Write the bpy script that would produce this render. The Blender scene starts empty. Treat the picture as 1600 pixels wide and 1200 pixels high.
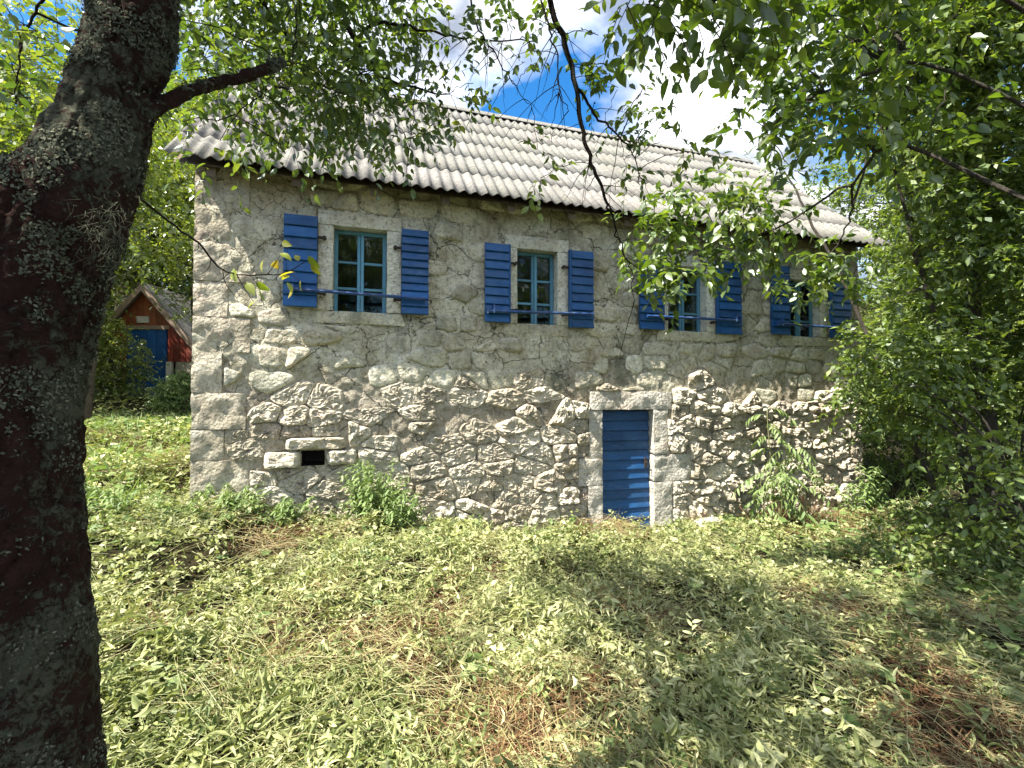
import bpy, math
import numpy as np
from mathutils import Matrix, Vector

SC = bpy.context.scene
COL = SC.collection
R = math.radians
rng = np.random.default_rng(7)

# ------------------------------------------------------------------ camera
F, TH = 740.0, R(1.47)
CAM = np.array([0.0, 0.0, 1.75])
cam_d = bpy.data.cameras.new('camera')
cam_d.sensor_width = 36.0
cam_d.lens = F / 1600 * 36
cam_d.clip_start = 0.05
cam_d.clip_end = 500
cam = bpy.data.objects.new('camera', cam_d)
COL.objects.link(cam)
cam.location = CAM
cam.rotation_euler = (R(90) + TH, 0, 0)
SC.camera = cam

# ------------------------------------------------------------------ world, sun, exposure
U = np.array([2400.0, 740.0, 0.0]); U /= np.linalg.norm(U)          # along the house front
N = np.array([U[1], -U[0], 0.0])                                     # out of the house front
SUN = 0.135 * N - 0.555 * U + np.array([0, 0, 0.82]); SUN /= np.linalg.norm(SUN)
sd = bpy.data.lights.new('sun', 'SUN')
sd.energy = 4.6
sd.angle = R(0.53)
sd.color = (1.0, 0.94, 0.82)
so = bpy.data.objects.new('sun', sd)
COL.objects.link(so)
so.rotation_euler = Vector(SUN).to_track_quat('Z', 'Y').to_euler()
so.location = (-5, -5, 12)

W = bpy.data.worlds.new('World')
SC.world = W
W.use_nodes = True
nt = W.node_tree
nt.nodes.clear()
def wn(t, **k):
    n = nt.nodes.new(t)
    for a, b in k.items():
        setattr(n, a, b)
    return n
sky = wn('ShaderNodeTexSky', sky_type='NISHITA', sun_disc=False)
sky.sun_elevation = math.asin(SUN[2])
sky.sun_rotation = math.atan2(SUN[0], SUN[1])
sky.altitude = 300
bs = wn('ShaderNodeBackground'); bs.inputs[1].default_value = 0.082
hs = wn('ShaderNodeHueSaturation'); hs.inputs['Saturation'].default_value = 1.45
nt.links.new(sky.outputs[0], hs.inputs['Color'])
nt.links.new(hs.outputs[0], bs.inputs[0])
bc = wn('ShaderNodeBackground'); bc.inputs[0].default_value = (0.94, 0.97, 1.0, 1); bc.inputs[1].default_value = 0.85
tc = wn('ShaderNodeTexCoord')
sx = wn('ShaderNodeSeparateXYZ'); nt.links.new(tc.outputs['Generated'], sx.inputs[0])
def wm(op, a, b=None):
    n = wn('ShaderNodeMath', operation=op)
    for i, v in enumerate((a, b)):
        if v is None: continue
        if isinstance(v, (int, float)): n.inputs[i].default_value = v
        else: nt.links.new(v, n.inputs[i])
    return n.outputs[0]
den = wm('ADD', wm('MAXIMUM', sx.outputs[2], 0.0), 0.22)
cx = wn('ShaderNodeCombineXYZ')
nt.links.new(wm('DIVIDE', sx.outputs[0], den), cx.inputs[0])
nt.links.new(wm('DIVIDE', sx.outputs[1], den), cx.inputs[1])
CLOUD_Z = 0.3
cx.inputs[2].default_value = CLOUD_Z
cn = wn('ShaderNodeTexNoise'); cn.inputs['Scale'].default_value = 1.9; cn.inputs['Detail'].default_value = 7; cn.inputs['Roughness'].default_value = 0.52
nt.links.new(cx.outputs[0], cn.inputs['Vector'])
cr = wn('ShaderNodeValToRGB')
cr.color_ramp.elements[0].position = 0.43; cr.color_ramp.elements[1].position = 0.57
nt.links.new(cn.outputs[0], cr.inputs[0])
cb = wn('ShaderNodeTexNoise'); cb.inputs['Scale'].default_value = 3.3; cb.inputs['Detail'].default_value = 6
nt.links.new(cx.outputs[0], cb.inputs['Vector'])
cb2 = wn('ShaderNodeValToRGB')
cb2.color_ramp.elements[0].position = 0.40; cb2.color_ramp.elements[0].color = (0.17, 0.19, 0.235, 1)
cb2.color_ramp.elements[1].position = 0.66; cb2.color_ramp.elements[1].color = (0.98, 0.99, 1.0, 1)
nt.links.new(cb.outputs[0], cb2.inputs[0]); nt.links.new(cb2.outputs[0], bc.inputs[0])
mx = wn('ShaderNodeMixShader')
nt.links.new(cr.outputs[0], mx.inputs[0]); nt.links.new(bs.outputs[0], mx.inputs[1]); nt.links.new(bc.outputs[0], mx.inputs[2])
wo = wn('ShaderNodeOutputWorld'); nt.links.new(mx.outputs[0], wo.inputs[0])

SC.view_settings.view_transform = 'Standard'
SC.view_settings.look = 'None'
SC.view_settings.exposure = 1.9
SC.view_settings.gamma = 1.0
SC.view_settings.use_curve_mapping = False
SC.render.engine = 'CYCLES'
SC.cycles.max_bounces = 8
SC.cycles.transparent_max_bounces = 8
SC.cycles.use_denoising = True

# ------------------------------------------------------------------ helpers
def at(px, py, d):
    """A point of the place seen at photo pixel (px, py), d metres ahead."""
    dx, dz = (px - 800) / F, (600 - py) / F
    v = np.array([dx, math.cos(TH) - dz * math.sin(TH), math.sin(TH) + dz * math.cos(TH)])
    return CAM + v * (d / v[1])

def _hash(ix, iy, iz, seed):
    h = (ix * 374761393 + iy * 668265263 + iz * 2147483647 + seed * 1274126177) & 0xFFFFFFFF
    h = ((h ^ (h >> 13)) * 1274126177) & 0xFFFFFFFF
    h = (h ^ (h >> 16)) & 0xFFFFFFFF
    return h / 4294967295.0

def vnoise(P, seed=0):
    P = np.asarray(P, float)
    i = np.floor(P).astype(np.int64); f = P - i
    f = f * f * (3 - 2 * f)
    out = 0
    for a in (0, 1):
        for b in (0, 1):
            for c in (0, 1):
                w = (f[..., 0] if a else 1 - f[..., 0]) * (f[..., 1] if b else 1 - f[..., 1]) * (f[..., 2] if c else 1 - f[..., 2])
                out = out + w * _hash(i[..., 0] + a, i[..., 1] + b, i[..., 2] + c, seed)
    return out * 2 - 1

def fbm(P, octv=4, seed=0, gain=0.5):
    s, a, t = 0, 1.0, 0
    P = np.asarray(P, float)
    for o in range(octv):
        s = s + a * vnoise(P, seed + o * 17); t += a
        P = P * 2.03 + 11.7; a *= gain
    return s / t

def unit(v):
    return v / np.maximum(np.linalg.norm(v, axis=-1, keepdims=True), 1e-9)

OFF = {}
def tag(o, label=None, cat=None, group=None, kind=None):
    for k, v in (('label', label), ('category', cat), ('group', group), ('kind', kind)):
        if v: o[k] = v
    return o

def thing(name, loc, rz, label, cat, group=None):
    o = bpy.data.objects.new(name, None)
    o.empty_display_size = 0.1
    COL.objects.link(o)
    o.location = loc; o.rotation_euler = (0, 0, rz)
    OFF[o.name] = np.zeros(3) if rz else np.array(loc, float)
    return tag(o, label, cat, group)

def mesh_np(name, V, Q, mat=None, tint=None, smooth=True, mats=None, midx=None):
    """V (n,3); Q a list of arrays (m,3) or (m,4)."""
    if isinstance(Q, np.ndarray): Q = [Q]
    Q = [np.asarray(q, np.int32) for q in Q if len(q)]
    me = bpy.data.meshes.new(name)
    V = np.asarray(V, np.float32)
    me.vertices.add(len(V)); me.vertices.foreach_set('co', V.ravel())
    loops = np.concatenate([q.ravel() for q in Q])
    tot = np.concatenate([np.full(len(q), q.shape[1], np.int32) for q in Q])
    me.loops.add(len(loops)); me.loops.foreach_set('vertex_index', loops)
    me.polygons.add(len(tot))
    me.polygons.foreach_set('loop_start', np.concatenate([[0], np.cumsum(tot)[:-1]]).astype(np.int32))
    me.polygons.foreach_set('loop_total', tot)
    me.polygons.foreach_set('use_smooth', np.full(len(tot), bool(smooth)))
    if mat: me.materials.append(mat)
    if tint is not None:
        at_ = me.attributes.new('tint', 'FLOAT', 'POINT')
        at_.data.foreach_set('value', np.broadcast_to(np.asarray(tint, np.float32), (len(V),)).copy())
    me.update(calc_edges=True)
    return me

def link(name, me, parent=None, loc=(0, 0, 0), kind=None):
    o = bpy.data.objects.new(name, me)
    COL.objects.link(o)
    if parent is not None: o.parent = parent
    o.location = loc
    if kind: o['kind'] = kind
    return o

def obj(name, V, Q, mat, parent=None, tint=None, smooth=True, kind=None):
    """Mesh object from points in the frame of its root thing (or the world); its origin is its own middle."""
    V = np.asarray(V, float)
    c = (V.min(0) + V.max(0)) / 2
    me = mesh_np(name, V - c, Q, mat, tint, smooth)
    base = OFF.get(parent.name, np.zeros(3)) if parent is not None else np.zeros(3)
    o = link(name, me, parent, c - base, kind)
    OFF[o.name] = c
    return o

class MB:
    """Collects shapes that make ONE part."""
    def __init__(s): s.V = []; s.Q = []; s.n = 0; s.T = []
    def add(s, V, Q, t=0.5):
        V = np.asarray(V, float)
        if isinstance(Q, np.ndarray): Q = [Q]
        for q in Q:
            if len(q): s.Q.append(np.asarray(q) + s.n)
        s.V.append(V); s.n += len(V); s.T.append(np.broadcast_to(np.asarray(t, float), (len(V),)))
        return s
    def box(s, a, b, t=0.5, bev=0.0):
        a, b = np.minimum(a, b), np.maximum(a, b)
        if bev <= 0:
            V = np.array([[x, y, z] for z in (a[2], b[2]) for y in (a[1], b[1]) for x in (a[0], b[0])])
            Q = np.array([[0, 2, 3, 1], [4, 5, 7, 6], [0, 1, 5, 4], [2, 6, 7, 3], [0, 4, 6, 2], [1, 3, 7, 5]])
            return s.add(V, Q, t)
        V = []
        for z in (0, 1):
            for y in (0, 1):
                for x in (0, 1):
                    p = np.array([(a, b)[x][0], (a, b)[y][1], (a, b)[z][2]])
                    d = np.array([1 - 2 * x, 1 - 2 * y, 1 - 2 * z]) * bev
                    V += [p + d * (0, 1, 1), p + d * (1, 0, 1), p + d * (1, 1, 0)]
        c = lambda x, y, z, k: ((z * 2 + y) * 2 + x) * 3 + k
        Q, T = [], []
        for k, (i, j) in ((0, (1, 2)), (1, (0, 2)), (2, (0, 1))):
            for v in (0, 1):
                f = []
                for p, q in ((0, 0), (1, 0), (1, 1), (0, 1)):
                    w = [0, 0, 0]; w[k] = v; w[i] = p; w[j] = q
                    f.append(c(*w, k))
                Q.append(f if (v == 1) ^ (k == 1) else f[::-1])
        for i, (j, k) in ((0, (1, 2)), (1, (0, 2)), (2, (0, 1))):
            for p in (0, 1):
                for q in (0, 1):
                    w0 = [0, 0, 0]; w0[j] = p; w0[k] = q
                    w1 = list(w0); w1[i] = 1
                    Q.append([c(*w0, j), c(*w1, j), c(*w1, k), c(*w0, k)])
        for x in (0, 1):
            for y in (0, 1):
                for z in (0, 1):
                    T.append([c(x, y, z, 0), c(x, y, z, 1), c(x, y, z, 2)])
        return s.add(np.array(V), [np.array(Q), np.array(T)], t)
    def tube(s, P, r, seg=8, t=0.5, cap=True):
        V, Q = tube(P, r, seg, cap)
        return s.add(V, Q, t)
    def build(s, name, mat, parent=None, smooth=False, kind=None):
        return obj(name, np.concatenate(s.V), s.Q, mat, parent, np.concatenate(s.T), smooth, kind)

def tube(P, r, seg=8, cap=True):
    P = np.asarray(P, float); n = len(P)
    r = np.broadcast_to(np.asarray(r, float), (n,))
    T = unit(np.gradient(P, axis=0))
    ref = np.array([0, 0, 1.0]) if abs(T[0][2]) < 0.9 else np.array([1.0, 0, 0])
    X = []
    x = unit(np.cross(T[0], ref))
    for k in range(n):
        x = x - T[k] * (x @ T[k]); x = x / max(np.linalg.norm(x), 1e-9); X.append(x)
    X = np.array(X); Y = np.cross(T, X)
    a = np.arange(seg) / seg * 2 * np.pi
    V = (P[:, None] + r[:, None, None] * (np.cos(a)[None, :, None] * X[:, None] + np.sin(a)[None, :, None] * Y[:, None])).reshape(-1, 3)
    i = np.arange(n - 1)[:, None] * seg; j = np.arange(seg)[None]
    j2 = (j + 1) % seg
    Q = np.stack([i + j, i + j2, i + seg + j2, i + seg + j], -1).reshape(-1, 4)
    out = [Q]
    if cap:
        V = np.concatenate([V, P[:1], P[-1:]])
        k = np.arange(seg); k2 = (k + 1) % seg
        out.append(np.concatenate([np.stack([k2, k, np.full(seg, n * seg)], -1), np.stack([(n - 1) * seg + k, (n - 1) * seg + k2, np.full(seg, n * seg + 1)], -1)]))
    return V, out

def tubes(P, r0, r1, seg=3):
    """Many thin tubes at once. P (N,K,3)."""
    Nn, K, _ = P.shape
    T = unit(np.gradient(P, axis=1))
    ref = np.array([0.31, 0.2, 0.93])
    X = unit(np.cross(T, ref)); Y = np.cross(T, X)
    r = np.linspace(0, 1, K)[None, :, None, None]
    r0 = np.broadcast_to(np.asarray(r0, float), (Nn,))[:, None, None, None]; r1 = np.broadcast_to(np.asarray(r1, float), (Nn,))[:, None, None, None]
    rad = r0 * (1 - r) + r1 * r
    a = np.arange(seg) / seg * 2 * np.pi
    V = P[:, :, None] + rad * (np.cos(a)[None, None, :, None] * X[:, :, None] + np.sin(a)[None, None, :, None] * Y[:, :, None])
    j = np.arange(seg); j2 = (j + 1) % seg
    k = np.arange(K - 1)[:, None] * seg
    q = np.stack([k + j, k + j2, k + seg + j2, k + seg + j], -1).reshape(-1, 4)
    Q = (np.arange(Nn)[:, None, None] * K * seg + q[None]).reshape(-1, 4)
    return V.reshape(-1, 3), Q

def spline(pts, n=24, jit=0.0, seed=0):
    P = np.asarray(pts, float)
    t = np.linspace(0, len(P) - 1, n)
    i = np.clip(np.floor(t).astype(int), 0, len(P) - 2); f = (t - i)[:, None]
    p0 = P[np.clip(i - 1, 0, None)]; p1 = P[i]; p2 = P[i + 1]; p3 = P[np.clip(i + 2, None, len(P) - 1)]
    out = 0.5 * ((2 * p1) + (-p0 + p2) * f + (2 * p0 - 5 * p1 + 4 * p2 - p3) * f ** 2 + (-p0 + 3 * p1 - 3 * p2 + p3) * f ** 3)
    if jit:
        k = np.arange(n)[:, None] * 0.9
        out = out + jit * np.concatenate([vnoise(np.concatenate([k, k * 0 + a * 7.3, k * 0 + seed], 1), seed)[:, None] for a in range(3)], 1)
    return out

# ------------------------------------------------------------------ materials
class NT:
    def __init__(s, name):
        s.m = bpy.data.materials.new(name); s.m.use_nodes = True
        s.t = s.m.node_tree; s.t.nodes.clear()
        s.out = s.n('ShaderNodeOutputMaterial')
    def n(s, ty, **k):
        n = s.t.nodes.new(ty)
        for a, b in k.items(): setattr(n, a, b)
        return n
    def set(s, inp, v):
        if isinstance(v, bpy.types.NodeSocket): s.t.links.new(v, inp)
        elif isinstance(v, (tuple, list)) and inp.type == 'RGBA': inp.default_value = (*v, 1) if len(v) == 3 else v
        else: inp.default_value = v
    def pos(s, sc=(1, 1, 1)):
        g = s.n('ShaderNodeNewGeometry')
        mp = s.n('ShaderNodeMapping'); s.t.links.new(g.outputs['Position'], mp.inputs[0]); mp.inputs['Scale'].default_value = sc
        return mp.outputs[0]
    def noise(s, scale, detail=4, rough=0.55, vec=None, dist=0.0):
        n = s.n('ShaderNodeTexNoise'); n.inputs['Scale'].default_value = scale; n.inputs['Detail'].default_value = detail
        n.inputs['Roughness'].default_value = rough; n.inputs['Distortion'].default_value = dist
        s.t.links.new(vec if vec is not None else s.pos(), n.inputs['Vector'])
        return n.outputs[0]
    def vor(s, scale, vec=None, feature='F1', out='Distance'):
        n = s.n('ShaderNodeTexVoronoi'); n.feature = feature; n.inputs['Scale'].default_value = scale
        s.t.links.new(vec if vec is not None else s.pos(), n.inputs['Vector'])
        return n.outputs[out]
    def ramp(s, fac, *stops):
        r = s.n('ShaderNodeValToRGB'); e = r.color_ramp.elements
        while len(e) < len(stops): e.new(0.5)
        for x, (p, c) in zip(e, stops):
            x.position = p; x.color = (*c, 1) if isinstance(c, (tuple, list)) else (c, c, c, 1)
        s.t.links.new(fac, r.inputs[0])
        return r.outputs[0]
    def mix(s, fac, a, b, mode='MIX'):
        n = s.n('ShaderNodeMix', data_type='RGBA', blend_type=mode)
        s.set(n.inputs[0], fac); s.set(n.inputs[6], a); s.set(n.inputs[7], b)
        return n.outputs[2]
    def math(s, op, a, b=0.0):
        n = s.n('ShaderNodeMath', operation=op); s.set(n.inputs[0], a); s.set(n.inputs[1], b)
        return n.outputs[0]
    def attr(s, name='tint'):
        n = s.n('ShaderNodeAttribute', attribute_name=name)
        return n.outputs['Fac']
    def rand(s):
        return s.n('ShaderNodeObjectInfo').outputs['Random']
    def bump(s, h, strength=0.5, dist=0.02, normal=None):
        b = s.n('ShaderNodeBump'); b.inputs['Strength'].default_value = strength; b.inputs['Distance'].default_value = dist
        s.t.links.new(h, b.inputs['Height'])
        if normal is not None: s.t.links.new(normal, b.inputs['Normal'])
        return b.outputs[0]
    def bsdf(s, color, rough=0.8, normal=None, spec=0.3):
        b = s.n('ShaderNodeBsdfPrincipled')
        s.set(b.inputs['Base Color'], color); s.set(b.inputs['Roughness'], rough)
        b.inputs['Specular IOR Level'].default_value = spec
        if normal is not None: s.t.links.new(normal, b.inputs['Normal'])
        s.t.links.new(b.outputs[0], s.out.inputs[0])
        return s.m

def leaf_mat(name, c0, c1, c2, trans=0.4, tcol=(1.5, 1.5, 0.6), gloss=0.07, rough=0.42):
    t = NT(name)
    col = t.ramp(t.attr(), (0.0, c0), (0.5, c1), (1.0, c2))
    col = t.mix(0.35, col, t.ramp(t.noise(9, 2), (0.3, 0.55), (0.7, 1.25)), 'MULTIPLY')
    d = t.n('ShaderNodeBsdfDiffuse'); t.set(d.inputs[0], col)
    tr = t.n('ShaderNodeBsdfTranslucent'); t.set(tr.inputs[0], t.mix(1.0, col, tcol, 'MULTIPLY'))
    m1 = t.n('ShaderNodeMixShader'); m1.inputs[0].default_value = trans
    t.t.links.new(d.outputs[0], m1.inputs[1]); t.t.links.new(tr.outputs[0], m1.inputs[2])
    g = t.n('ShaderNodeBsdfGlossy'); g.inputs[0].default_value = (0.9, 0.95, 1, 1); g.inputs['Roughness'].default_value = rough
    m2 = t.n('ShaderNodeMixShader'); m2.inputs[0].default_value = gloss
    t.t.links.new(m1.outputs[0], m2.inputs[1]); t.t.links.new(g.outputs[0], m2.inputs[2])
    t.t.links.new(m2.outputs[0], t.out.inputs[0])
    return t.m

def limestone(name, lo, mid, hi, stain=0.5, zfade=None):
    t = NT(name)
    base = t.ramp(t.noise(2.3, 6, 0.62), (0.3, lo), (0.5, mid), (0.72, hi))
    base = t.mix(0.7, base, t.ramp(t.attr(), (0.0, (0.66, 0.63, 0.60)), (0.5, (0.98, 0.95, 0.90)), (1.0, (1.22, 1.2, 1.18))), 'MULTIPLY')
    base = t.mix(t.ramp(t.noise(0.9, 5, 0.6, t.pos((1.2, 1.2, 2.0))), (0.50, 0.0), (0.68, 0.45)), base, (0.46, 0.36, 0.235))
    base = t.mix(t.ramp(t.noise(3.1, 5, 0.6), (0.58, 0.0), (0.70, 0.5)), base, (0.44, 0.33, 0.28))
    pit = t.noise(26, 6, 0.7)
    base = t.mix(t.ramp(pit, (0.30, 0.75), (0.47, 0.0)), base, (0.13, 0.115, 0.095))
    base = t.mix(0.7, base, t.ramp(t.noise(13, 7, 0.75), (0.34, 0.60), (0.5, 0.98), (0.66, 1.14)), 'MULTIPLY')
    st = t.ramp(t.noise(1.0, 5, 0.6, t.pos((1.6, 1.6, 0.55))), (0.50, 0.0), (0.66, stain))
    base = t.mix(st, base, (0.15, 0.15, 0.115))
    li = t.ramp(t.noise(5.5, 5, 0.65), (0.58, 0.0), (0.68, 0.55))
    base = t.mix(li, base, (0.40, 0.41, 0.37))
    h = t.math('ADD', t.math('MULTIPLY', t.noise(17, 8, 0.68), 1.0), t.math('MULTIPLY', t.vor(30), 0.35))
    return t.bsdf(base, 0.93, t.bump(h, 0.85, 0.035), 0.12)

M = {}
M['stone'] = limestone('rubble limestone', (0.35, 0.31, 0.24), (0.50, 0.46, 0.375), (0.63, 0.59, 0.505), 0.55)
M['plaster_stone'] = limestone('lime washed limestone', (0.45, 0.43, 0.325), (0.62, 0.60, 0.48), (0.73, 0.715, 0.61), 0.65)
M['dressed'] = limestone('dressed limestone', (0.40, 0.385, 0.345), (0.50, 0.485, 0.44), (0.58, 0.565, 0.525), 0.4)
M['surround'] = limestone('whitewashed window stone', (0.58, 0.58, 0.48), (0.68, 0.675, 0.58), (0.74, 0.735, 0.66), 0.25)

def mortar():
    t = NT('lime mortar and plaster')
    g = t.n('ShaderNodeNewGeometry'); s = t.n('ShaderNodeSeparateXYZ'); t.t.links.new(g.outputs['Position'], s.inputs[0])
    zz = t.math('ADD', s.outputs[2], t.math('MULTIPLY', t.noise(0.9, 4), 1.6))
    up = t.ramp(t.math('MULTIPLY', zz, 0.25), (0.60, 0.0), (0.72, 1.0))
    low = t.ramp(t.noise(6, 6, 0.65), (0.3, (0.29, 0.25, 0.19)), (0.7, (0.48, 0.435, 0.355)))
    hi = t.ramp(t.noise(2.6, 7, 0.66), (0.28, (0.32, 0.275, 0.18)), (0.46, (0.57, 0.535, 0.41)), (0.68, (0.72, 0.70, 0.585)))
    c = t.mix(up, low, hi)
    c = t.mix(t.ramp(t.noise(1.3, 5, 0.6, t.pos((1, 1, 0.5)), 0.5), (0.50, 0.0), (0.64, 0.42)), c, (0.42, 0.34, 0.21))
    c = t.mix(t.ramp(t.noise(1.9, 6, 0.65, t.pos((1.3, 1.3, 0.45))), (0.53, 0.0), (0.68, 0.75)), c, (0.15, 0.155, 0.11))
    crack = t.ramp(t.vor(2.6, t.mix(0.14, t.pos(), t.n('ShaderNodeTexNoise').outputs['Color']), 'DISTANCE_TO_EDGE'), (0.0, 0.75), (0.012, 0.0))
    cr2 = t.math('MULTIPLY', t.ramp(t.vor(7.5, t.mix(0.10, t.pos(), t.n('ShaderNodeTexNoise').outputs['Color']), 'DISTANCE_TO_EDGE'), (0.0, 0.6), (0.025, 0.0)), t.ramp(t.noise(2.2, 4), (0.50, 0.0), (0.62, 0.9)))
    c = t.mix(cr2, c, (0.09, 0.075, 0.055))
    c = t.mix(crack, c, (0.07, 0.06, 0.045))
    c = t.mix(0.8, c, t.ramp(t.noise(15, 7, 0.75), (0.34, 0.55), (0.5, 0.97), (0.66, 1.15)), 'MULTIPLY')
    c = t.mix(t.ramp(t.noise(26, 7, 0.75), (0.36, 0.75), (0.46, 0.0)), c, (0.11, 0.10, 0.075))
    h = t.math('ADD', t.noise(14, 8, 0.7), t.math('MULTIPLY', t.noise(60, 4), 0.3))
    h = t.math('SUBTRACT', t.math('SUBTRACT', h, crack), cr2)
    return t.bsdf(c, 0.95, t.bump(h, 1.0, 0.045), 0.1)
M['mortar'] = mortar()

def paint(name, c, worn=(0.25, 0.24, 0.22), amt=0.35, rough=0.5):
    t = NT(name)
    v = t.mix(0.5, c, t.ramp(t.noise(4, 5), (0.3, 0.6), (0.7, 1.35)), 'MULTIPLY')
    v = t.mix(0.8, v, t.ramp(t.rand(), (0.0, 0.65), (1.0, 1.3)), 'MULTIPLY')
    v = t.mix(t.ramp(t.noise(2.6, 6, 0.65), (0.48, 0.0), (0.70, 0.42)), v, tuple(.55 * x + .45 * y for x, y in zip(c, worn)))
    v = t.mix(t.ramp(t.noise(1.0, 6, 0.7, t.pos((7, 7, 32))), (0.52, 0.0), (0.72, amt)), v, worn)
    return t.bsdf(v, t.ramp(t.noise(18, 3), (0.3, rough - 0.1), (0.7, rough + 0.2)), t.bump(t.noise(1, 5, 0.6, t.pos((14, 14, 70))), 0.25, 0.01), 0.4)
M['blue'] = paint('blue shutter paint', (0.005, 0.070, 0.225), (0.06, 0.19, 0.36), 0.4)
M['door_blue'] = paint('blue door paint', (0.008, 0.064, 0.19), (0.07, 0.15, 0.26), 0.5)
M['teal'] = paint('teal window paint', (0.085, 0.245, 0.36), (0.25, 0.36, 0.40), 0.4)
M['bar_blue'] = paint('dark blue bar paint', (0.012, 0.055, 0.19), (0.2, 0.26, 0.3), 0.5)
M['red'] = paint('red barn board paint', (0.23, 0.035, 0.02), (0.30, 0.16, 0.09), 0.5)
M['shed_blue'] = paint('bright blue plank paint', (0.007, 0.085, 0.30), (0.05, 0.18, 0.42), 0.3)
M['orange'] = paint('sunlit orange board paint', (0.27, 0.075, 0.03), (0.40, 0.22, 0.11), 0.5)  # gable boards above the door carry a sunlit orange brown in their colour
M['white'] = paint('old white paint', (0.62, 0.61, 0.56), (0.4, 0.38, 0.33), 0.5)

def wood(name, a, b):
    t = NT(name)
    g = t.noise(1, 6, 0.6, t.pos((3, 3, 3)))
    c = t.mix(t.noise(1.0, 6, 0.7, t.pos((25, 25, 2))), a, b)
    c = t.mix(0.5, c, t.ramp(g, (0.3, 0.5), (0.7, 1.2)), 'MULTIPLY')
    return t.bsdf(c, 0.85, t.bump(t.noise(1, 6, 0.6, t.pos((40, 40, 4))), 0.4, 0.01), 0.2)
M['wood'] = wood('weathered rafter wood', (0.10, 0.075, 0.05), (0.19, 0.15, 0.11))
M['rake'] = wood('grey brown barge board wood', (0.24, 0.17, 0.13), (0.38, 0.30, 0.24))
M['iron'] = NT('rusty iron'); M['iron'] = M['iron'].bsdf((0.035, 0.025, 0.02), 0.7)
M['dark'] = NT('shade dark interior'); M['dark'] = M['dark'].bsdf((0.07, 0.06, 0.05), 0.9)  # inner surfaces coloured dark to stand in for unlit rooms

def glass():
    t = NT('old window glass')
    tr = t.n('ShaderNodeBsdfTransparent'); tr.inputs[0].default_value = (0.75, 0.8, 0.78, 1)
    g = t.n('ShaderNodeBsdfGlossy'); g.inputs['Roughness'].default_value = 0.04
    g.inputs[0].default_value = (0.9, 0.95, 1, 1)
    t.t.links.new(t.bump(t.noise(5, 2), 0.15, 0.02), g.inputs['Normal'])
    f = t.n('ShaderNodeFresnel'); f.inputs[0].default_value = 1.5
    m = t.n('ShaderNodeMixShader'); t.t.links.new(f.outputs[0], m.inputs[0])
    t.t.links.new(tr.outputs[0], m.inputs[1]); t.t.links.new(g.outputs[0], m.inputs[2]); t.t.links.new(m.outputs[0], t.out.inputs[0])
    return t.m
M['glass'] = glass()

def roofing():
    t = NT('weathered fibre cement sheet')
    c = t.ramp(t.rand(), (0.0, (0.225, 0.22, 0.20)), (0.35, (0.28, 0.275, 0.245)), (0.6, (0.27, 0.25, 0.235)), (0.85, (0.30, 0.298, 0.28)), (1.0, (0.215, 0.215, 0.208)))
    c = t.mix(0.6, c, t.ramp(t.noise(3.5, 6, 0.65), (0.3, 0.62), (0.7, 1.18)), 'MULTIPLY')
    g = t.n('ShaderNodeNewGeometry'); s = t.n('ShaderNodeSeparateXYZ'); t.t.links.new(g.outputs['Position'], s.inputs[0])
    w = t.math('ADD', s.outputs[0], t.math('MULTIPLY', t.noise(0.8, 4), 3.5))
    lich = t.math('MULTIPLY', t.ramp(t.noise(7, 8, 0.72), (0.40, 0.0), (0.54, 1.0)), t.ramp(t.math('MULTIPLY', t.math('ADD', w, 6.0), 0.1), (0.40, 1.0), (0.75, 0.40)))  # lichen; its thickening towards the near end also paints in leaf shade
    c = t.mix(lich, c, (0.13, 0.125, 0.12))
    c = t.mix(t.ramp(t.noise(1.0, 6, 0.65, t.pos((2.5, .8, .8))), (0.50, 0.0), (0.66, 0.6)), c, (0.19, 0.185, 0.175))
    c = t.mix(0.85, c, t.ramp(t.noise(24, 7, 0.78), (0.36, 0.42), (0.50, 0.9), (0.64, 1.12)), 'MULTIPLY')
    c = t.mix(t.ramp(t.noise(1.6, 5, 0.65), (0.50, 0.0), (0.66, 0.5)), c, (0.20, 0.19, 0.155))
    c = t.mix(t.ramp(t.noise(60, 5, 0.8), (0.40, 0.7), (0.47, 0.0)), c, (0.09, 0.085, 0.075))
    return t.bsdf(c, 0.9, t.bump(t.noise(40, 6, 0.7), 0.4, 0.01), 0.15)
M['roof'] = roofing()

def bark(name, a, b, lich, amt):
    t = NT(name)
    c = t.mix(t.noise(1, 6, 0.65, t.pos((30, 30, 12)), 0.8), a, b)
    n1 = t.noise(4.5, 3, 0.5); n2 = t.noise(46, 7, 0.8, None, 0.5)
    l = t.ramp(t.math('ADD', t.math('MULTIPLY', n1, 0.44), t.math('MULTIPLY', n2, 0.56)), (0.495, 0.0), (0.535, amt))
    lc = t.mix(t.noise(120, 4), tuple(x * 0.3 for x in lich), lich)
    c = t.mix(l, c, lc)
    c = t.mix(t.ramp(t.vor(42), (0.05, 0.6), (0.25, 0.0)), c, (0.012, 0.009, 0.009))
    h = t.math('ADD', t.noise(1, 7, 0.75, t.pos((38, 38, 14)), 1.0), t.math('MULTIPLY', l, 0.7))
    h = t.math('ADD', h, t.math('MULTIPLY', t.noise(110, 5, 0.75), 0.7))
    return t.bsdf(c, 0.95, t.bump(h, 1.0, 0.05), 0.08)
M['bark'] = bark('lichened plum bark', (0.014, 0.008, 0.008), (0.10, 0.05, 0.038), (0.22, 0.235, 0.165), 0.95)
M['twig'] = bark('dark twig bark', (0.022, 0.015, 0.013), (0.06, 0.042, 0.034), (0.12, 0.13, 0.10), 0.4)
M['grey_twig'] = bark('grey twig bark', (0.07, 0.06, 0.05), (0.16, 0.14, 0.115), (0.2, 0.2, 0.17), 0.4)
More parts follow.
